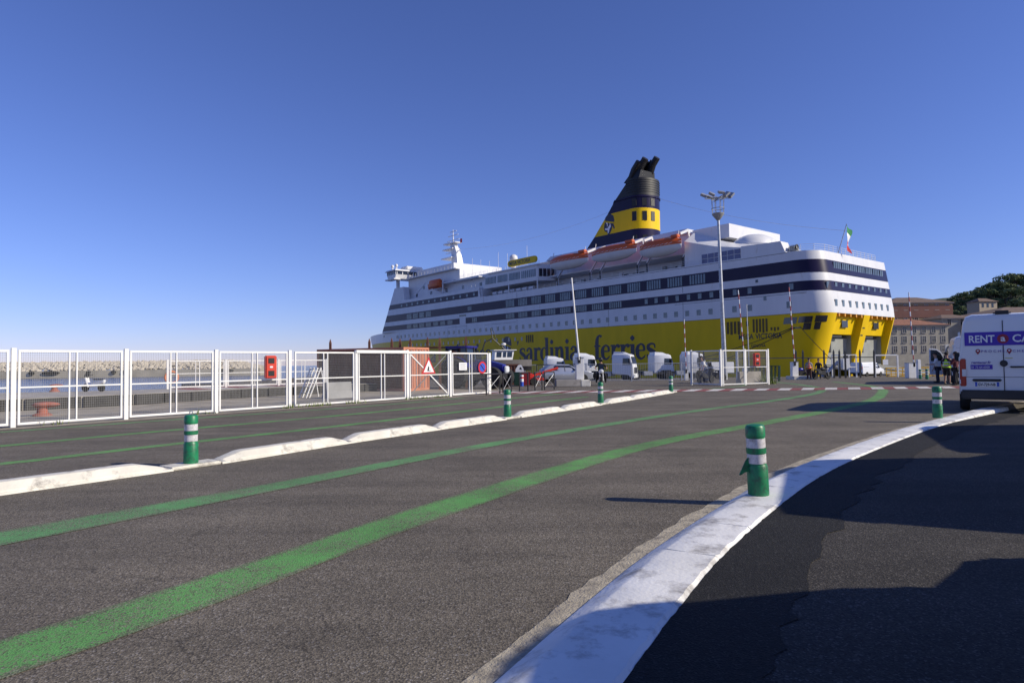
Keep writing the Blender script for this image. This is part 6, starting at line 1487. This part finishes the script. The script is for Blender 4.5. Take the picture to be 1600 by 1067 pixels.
person("person in maroon top close to the rental van's left side", gp(1492, 35.2), R(30), MAROON, DARKC, armL=[(-0.3, 0.1, 1.14), (-0.22, 0.34, 1.06), (-0.2, 0.42, 1.05)])

# motorbikes
def motorbike(label, loc, rz, paint):
    o = thing("motorbike", label, "motorbike", loc, rz)
    for y in (-0.72, 0.74):
        wv = MB().lathe((0, 0, 0), [(0.2, -0.05), (0.29, -0.06), (0.32, 0), (0.29, 0.06), (0.2, 0.05)], 20, 'x').build("wheel", M_RUBBER, o, loc=(0, y, 0.32)); MB().lathe((0, 0, 0), [(0.01, -0.04), (0.2, -0.03), (0.2, 0.03), (0.01, 0.04)], 14, 'x').build("rim", M_GALV, wv)
    MB().loft([[(-0.14, -0.3, 0.4), (0.14, -0.3, 0.4), (0.14, 0.4, 0.35), (-0.14, 0.4, 0.35)], [(-0.17, -0.3, 0.75), (0.17, -0.3, 0.75), (0.16, 0.42, 0.78), (-0.16, 0.42, 0.78)]]).build("engine", M_DKMETAL, o, bevel=0.04)
    MB().ball((0, 0.18, 0.9), (0.17, 0.34, 0.16), 12, 6).build("tank", paint, o)
    MB().box(-0.14, 0.14, -0.75, -0.1, 0.78, 0.9).build("seat", M_BLACK, o, bevel=0.05)
    for x in (-0.1, 0.1): MB().tube([(x, 0.74, 0.32), (x, 0.48, 1.02)], 0.03).build("fork", M_GALV, o)
    MB().tube([(-0.38, 0.35, 1.08), (-0.1, 0.48, 1.04), (0.1, 0.48, 1.04), (0.38, 0.35, 1.08)], 0.02).build("handlebar", M_DKMETAL, o)
    MB().ball((0, 0.64, 0.92), (0.16, 0.12, 0.14), 10, 6).build("headlamp", M_LAMPW, o)
    MB().extr([(-0.2, 0.55, 0.95), (0.2, 0.55, 0.95), (0.15, 0.4, 1.35), (-0.15, 0.4, 1.35)], (0, 0.02, 0.01)).build("windscreen", M_GLASS, o)
    for x in (-0.36, 0.36): MB().box(x - 0.12, x + 0.12, -0.85, -0.35, 0.45, 0.8).build("pannier", M_BLACK, o, bevel=0.05)
    return o
mb_loc = gp(938, 41.5); motorbike("dark motorbike with rider coming towards the camera", mb_loc, R(175), M_SIGNW)
person("motorcyclist in dark clothing and helmet riding the dark motorbike", mb_loc, R(175), DARKC, DARKC, hip=0.86, lean=0.1,
       armL=[(-0.36, 0.16, 1.16), (-0.38, 0.32, 1.12), (-0.37, 0.37, 1.11)], armR=[(0.36, 0.16, 1.16), (0.38, 0.32, 1.12), (0.37, 0.37, 1.11)],
       legL=[(-0.27, 0.33, 0.7), (-0.3, 0.05, 0.26), (-0.3, 0.2, 0.2)], legR=[(0.27, 0.33, 0.7), (0.3, 0.05, 0.26), (0.3, 0.2, 0.2)], helmet=M_BLACK)
motorbike("black motorbike parked right of the person in orange vest", gp(1282, 56.5), R(-70), M_BLACK)
motorbike("dark motorbike parked left behind the person in orange vest", gp(1252, 58.5), R(100), M_TBLUE)
motorbike("black motorbike parked left of the mesh cage", gp(1113, 52), R(70), M_BLACK)
person("person in black standing over the motorbike right of the orange vest", gp(1278, 57.6), R(150), DARKC, DARKC)
person("person in pale clothes bending inside the mesh cage's left half", tuple(cg + Vector((0.2, 4.2, 0))), R(90), WHITEC, cloth("jeans", (0.1, 0.14, 0.25)), lean=0.3)
# gangway stair by the stern
gw = thing("boarding_gantry", "pale metal stair gantry standing at the ferry's left stern opening", "gantry", gp(1310, 74), 0)
b = MB()
for x in (0, 2.0):
    for y in (0, 1.6): b.bar((x, y, 0), (x, y, 2.6), 0.12)
for z in (1.2, 2.6):
    b.bar((0, 0, z), (2, 0, z), 0.1); b.bar((0, 1.6, z), (2, 1.6, z), 0.1); b.bar((0, 0, z), (0, 1.6, z), 0.1); b.bar((2, 0, z), (2, 1.6, z), 0.1)
b.build("frame", M_WHITE, gw, smooth=False); MB().bar((-1.6, 0.8, 0.1), (0.4, 0.8, 1.9), 0.8, 0.12).build("stair_flight", M_GALV, gw, smooth=False); MB().box(0.3, 1.1, -0.3, 0.3, 0.9, 2.2).build("control_box", M_WHITE, gw, bevel=0.04)
gt = thing("portal_frame", "white goalpost frame right of the compact van", "frame", gp(1366, 73), 0)
b = MB(); b.bar((0, 0, 0), (0, 0, 2.5), 0.14); b.bar((2.6, 0, 0), (2.6, 0, 2.5), 0.14); b.bar((0, 0, 2.5), (2.6, 0, 2.5), 0.14); b.build("frame", M_WHITE, gt, smooth=False); MB().box(0.9, 1.5, -0.06, 0.0, 1.4, 2.0).build("notice", M_SIGNW, gt, smooth=False)
M_YBAR = mat("yellow_barrier_plastic", (0.62, 0.36, 0.01), 0.5, var=0.2)
for k, (px, Y) in enumerate(((1391, 80), (1409, 79), (1427, 78), (1445, 77), (1463, 77))):
    yb = thing("yellow_barrier", ["leftmost yellow works barrier beside the ferry stern", "second yellow works barrier from the ferry stern", "third yellow works barrier from the ferry stern, behind the striped arm", "fourth yellow works barrier, behind the white intercom post", "fifth yellow works barrier, behind the open van door"][k], "barrier", gp(px, Y), 0, "yellow works barriers in a row")
    b = MB()
    for z in (0.25, 0.6, 1.0): b.box(-0.7, 0.7, -0.04, 0.04, z, z + 0.12)
    for x in (-0.6, 0, 0.6): b.box(x - 0.04, x + 0.04, -0.03, 0.03, 0.1, 1.1)
    b.build("frame", M_YBAR, yb, smooth=False); MB().box(-0.5, 0.5, -0.25, 0.25, 0, 0.1).build("foot", M_YBAR, yb, smooth=False)

# ================================================================ BUILDINGS and hill on the right
M_WALLG = mat("grey_cream_render", (0.36, 0.335, 0.28), 0.9, var=0.12, scale=0.5)
M_WALLY = mat("ochre_render", (0.36, 0.27, 0.15), 0.9, var=0.12, scale=0.5)
M_WALLR = mat("dark_red_render", (0.2, 0.095, 0.075), 0.9, var=0.12, scale=0.5)
M_TILE = mat("roof_tile", (0.27, 0.12, 0.07), 0.85, var=0.3, scale=1.2, stretch=(1, 1, 3), bump=0.4, bscale=6)
M_TILED = mat("weathered_roof_tile", (0.16, 0.11, 0.085), 0.9, var=0.25, scale=0.8, bump=0.4, bscale=6)
M_FRAME = mat("window_surround", (0.42, 0.4, 0.38), 0.8)
def building(name, label, px0, px1, Y, depth, ybase, yeave, rows, cols, wall, roof, roof_h, band=None, hip=True, z0=None):
    a = gp(px0, Y); b_ = gp(px1, Y); W = b_.x - a.x
    zt = atY((px0 + px1) / 2, yeave, Y).z; zb = -4
    o = thing(name, label, "building", (a.x, Y, 0), 0)
    MB().box(0, W, 0, depth, zb, zt).build("wall", wall, o, smooth=False)
    if band: MB().box(-0.1, W + 0.1, -0.15, 0.0, zt - band[0], zt - band[1]).build("wall_band", band[2], o, smooth=False)
    e = 0.7; hx = min(depth / 2, W / 3) if hip else 0
    MB().add([(-e, -e, zt), (W + e, -e, zt), (W + e, depth + e, zt), (-e, depth + e, zt), (hx, depth / 2, zt + roof_h), (W - hx, depth / 2, zt + roof_h)], [(0, 3, 2, 1), (0, 1, 5, 4), (1, 2, 5), (2, 3, 4, 5), (3, 0, 4)]).build("roof", roof, o, smooth=False)
    MB().box(-0.4, W + 0.4, -0.4, 0.0, zt - 0.35, zt - 0.05).build("cornice", M_FRAME, o, smooth=False)
    wm = {}
    for r_ in rows:
        zc = atY((px0 + px1) / 2, r_, Y).z
        for c in range(cols):
            x = W * (c + 0.5) / cols
            f = MB(); ww, hh = 0.55, 0.85
            if 'f' not in wm:
                f.box(-ww - 0.14, -ww, -0.1, 0.02, -hh - 0.1, hh + 0.14); f.box(ww, ww + 0.14, -0.1, 0.02, -hh - 0.1, hh + 0.14); f.box(-ww, ww, -0.1, 0.02, hh, hh + 0.14); f.box(-ww - 0.2, ww + 0.2, -0.2, 0.02, -hh - 0.24, -hh - 0.1)
                f.box(-0.05, 0.05, -0.06, -0.02, -hh, hh); f.box(-ww, ww, -0.055, -0.02, 0.2, 0.28)
                fo = f.build("window", M_FRAME, o, smooth=False); wm['f'] = fo.data
                po = MB().box(-ww, ww, -0.03, 0.0, -hh - 0.1, hh).build("pane", M_GLASS, fo, smooth=False); wm['p'] = po.data
            else:
                fo = bpy.data.objects.new("window", wm['f']); COL.objects.link(fo); fo.parent = o
                po = bpy.data.objects.new("pane", wm['p']); COL.objects.link(po); po.parent = fo
            fo.location = (x, 0, zc)
    return o
building("old_building", "long grey cream building with three rows of windows behind the ferry stern", 1376, 1482, 190, 14, 568, 508, (515, 530, 545), 7, M_WALLG, M_TILE, 2.2)
building("upper_building", "ochre building with dark red top floor above the grey building", 1392, 1490, 222, 16, 540, 473, (480, 496), 6, M_WALLY, M_TILED, 2.6, band=(5.2, 1.0, M_WALLR))
building("side_building", "cream building with hipped roof left of the rental van roof", 1474, 1535, 208, 14, 545, 497, (503,), 3, M_WALLG, M_TILED, 1.6)
building("front_building", "building with big brown roof rising behind the rental van", 1556, 1800, 196, 34, 540, 492, (505,), 9, M_WALLG, M_TILED, 3.9)
wl = thing("harbour_wall", "low dark grey wall along the foot of the old building", "wall", gp(1404, 135), 0); MB().box(-6, 18, 0, 1, -1.5, 1.6).build("wall", M_CONC, wl, smooth=False); MB().box(-6, 18, -0.1, 1.1, 1.6, 1.8).build("coping", M_CONC, wl, smooth=False)
# advertising board with looping script
ab = thing("advertising_board", "pale board with dark looping script beside the rental van", "board", gp(1477, 100), R(4))
bw_ = 2.6; MB().box(0, bw_, 0, 0.15, 0.4, 4.8).build("board", mat("board_grey", (0.4, 0.4, 0.4), 0.7), ab, smooth=False)
sc = catmull([(0.5, -0.03, 3.3), (0.25, -0.03, 3.9), (0.5, -0.03, 4.5), (0.8, -0.03, 4.0), (0.6, -0.03, 2.8), (0.9, -0.03, 2.3), (1.1, -0.03, 3.2), (1.0, -0.03, 2.4), (1.4, -0.03, 2.3), (1.5, -0.03, 3.3), (1.45, -0.03, 1.4), (1.1, -0.03, 1.2), (1.8, -0.03, 2.4), (1.9, -0.03, 3.2), (2.2, -0.03, 3.1)], 5)
MB().tube(sc, 0.06, 5).build("script", M_LINE, ab); MB().extr([(0.3, -0.02, 2.4), (0.55, -0.02, 2.3), (0.6, -0.02, 3.3), (0.4, -0.02, 3.5)], (0, -0.03, 0)).build("red_mark", M_SIGNR, ab)
# hill
M_HILL = mat("hill_scrub", (0.045, 0.06, 0.022), 0.95, var=0.4, scale=0.05)
hb = MB(); NX, NY = 34, 16; rh = random.Random(2)
def hill_z(x, y):
    v = max(0.0, min(1.0, (y - 232) / 58.0)); v = v * v * (3 - 2 * v)
    return -3 + v * (18.5 + max(-14, min(0.29 * (x - 188), 24)) + 1.2 * math.sin(x * 0.09) + 1.0 * math.sin(y * 0.07 + x * 0.03))
for j in range(NY):
    for i in range(NX):
        x = 120 + i * 17; y = 225 + j * 17; hb.v.append(Vector((x, y, hill_z(x, y))))
for j in range(NY - 1):
    for i in range(NX - 1): hb.f.append((j * NX + i, j * NX + i + 1, (j + 1) * NX + i + 1, (j + 1) * NX + i))
struct(hb.build("hill", M_HILL, angle=80))
M_LEAF = [mat("foliage_dark", (0.06, 0.095, 0.04), 0.9, var=0.45, scale=0.6), mat("foliage_mid", (0.09, 0.13, 0.05), 0.9, var=0.45, scale=0.6), mat("foliage_olive", (0.12, 0.15, 0.06), 0.9, var=0.4, scale=0.6)]
M_BARK = mat("bark", (0.06, 0.045, 0.035), 0.9)
def make_tree(m_, seed, h=8.0, spread=3.2, pine=False):
    rt_ = random.Random(seed)
    t = thing("tree", "", "tree", (0, 0, 0))
    MB().tube([(0, 0, -0.5), (0.1, 0.05, h * 0.35), (0.0, 0.2, h * 0.7)], [0.28, 0.2, 0.08], 7).build("trunk", M_BARK, t)
    lb_ = MB(); cl_ = []
    for k in range(7):
        a = rt_.uniform(0, 6.3); d_ = rt_.uniform(0.3, 0.8) * spread; z = h * rt_.uniform(0.45 if not pine else 0.7, 0.95)
        cl_.append((Vector((d_ * math.cos(a), d_ * math.sin(a), z)), rt_.uniform(0.35, 0.6) * spread))
        lb_.tube([(0, 0, h * 0.35), (d_ * 0.5 * math.cos(a), d_ * 0.5 * math.sin(a), z * 0.8), (d_ * math.cos(a), d_ * math.sin(a), z)], [0.12, 0.08, 0.03], 5)
    lb_.build("limb", M_BARK, t)
    cr = MB()
    for c, r in cl_:
        for q in range(85):
            v = Vector((rt_.gauss(0, 1), rt_.gauss(0, 1), rt_.gauss(0, 0.75))).normalized() * r * rt_.uniform(0.55, 1.05); v.z *= 0.75
            p = c + v; s = rt_.uniform(0.16, 0.38)
            a_ = Vector((rt_.uniform(-1, 1), rt_.uniform(-1, 1), rt_.uniform(-0.6, 0.6))).normalized() * s; b_ = a_.cross(v.normalized() + Vector((0.1, 0, 0.2))).normalized() * s
            cr.add([p - a_, p + b_, p + a_, p - b_], [(0, 1, 2, 3)])
    cr.build("crown", m_, t, smooth=False)
    return t
protos = [make_tree(M_LEAF[i % 3], 20 + i, 8 + i % 3, 3.0 + 0.4 * (i % 2), i == 3) for i in range(4)]
rt_ = random.Random(9); tn = 0
def hill_px(px, py, Y):
    p = atY(px, py, Y); return p
spots = []
for k in range(170):
    Y = rt_.uniform(246, 330); px = rt_.uniform(1415, 1640); x = (px - 800) / 1000.0 * Y; z = hill_z(x, Y); spots.append((x, Y, z, px))
sky_trees = [(1560, 452, 285, 1.35), (1573, 444, 290, 1.5), (1590, 452, 288, 1.3), (1602, 450, 290, 1.4), (1612, 455, 285, 1.2), (1535, 462, 300, 0.9), (1520, 466, 300, 0.8), (1502, 470, 300, 0.8)]
ti = 0
ALL = sorted(spots, key=lambda s: s[1])
for (x, Y, z, px) in ALL:
    pr = protos[ti % 4]; sc_ = rt_.uniform(0.55, 0.9) + (0.2 if px > 1550 else 0)
    lab = "tree in the dense dark green growth on the hillside behind the buildings"
    o = pr if ti < 4 else dup(pr, (0, 0, 0), 0)
    o.location = (x, Y, z - 0.4); o.rotation_euler = (0, 0, rt_.uniform(0, 6.3)); o.scale = (sc_ * 1.15, sc_ * 1.15, sc_); o["label"] = lab; o["group"] = "trees massed on the hillside"; ti += 1
for k, (px, py, Y, s) in enumerate(sky_trees[:5]):
    x = (px - 800) / 1000.0 * Y
    o = dup(protos[k % 4], (x, Y, hill_z(x, Y) - 0.5), k * 1.3, ["leftmost of the tall trees against the sky on the hilltop", "tallest round tree against the sky on the hilltop", "hilltop tree against the sky right of the tallest one", "tall hilltop tree above the rental van's roof pod", "rightmost tall hilltop tree against the sky"][k], "trees on the hill skyline")
    o.scale = (s * 0.8, s * 0.8, s * 0.78)
vp = atY(1545, 465, 262); vz = hill_z(vp.x, 262)
vl = thing("hillside_villa", "pale villa with flat tiled roof among the hill trees", "house", (vp.x - 4, 262, 0), R(8)); vl.scale = (0.75, 0.75, 1)
zz = atY(1545, 471, 262).z
MB().box(0, 11, 0, 8, vz - 3, zz).build("wall", mat("villa_render", (0.4, 0.33, 0.25), 0.9), vl, smooth=False); MB().add([(-0.8, -0.8, zz), (11.8, -0.8, zz), (11.8, 8.8, zz), (-0.8, 8.8, zz), (3, 4, zz + 1.6), (8, 4, zz + 1.6)], [(0, 3, 2, 1), (0, 1, 5, 4), (1, 2, 5), (2, 3, 4, 5), (3, 0, 4)]).build("roof", M_TILED, vl, smooth=False)
for x in (1.5, 4.5, 7.5): MB().box(x, x + 1.3, -0.06, 0.02, zz - 2.4, zz - 0.8).build("window", M_GLASS, vl, smooth=False)
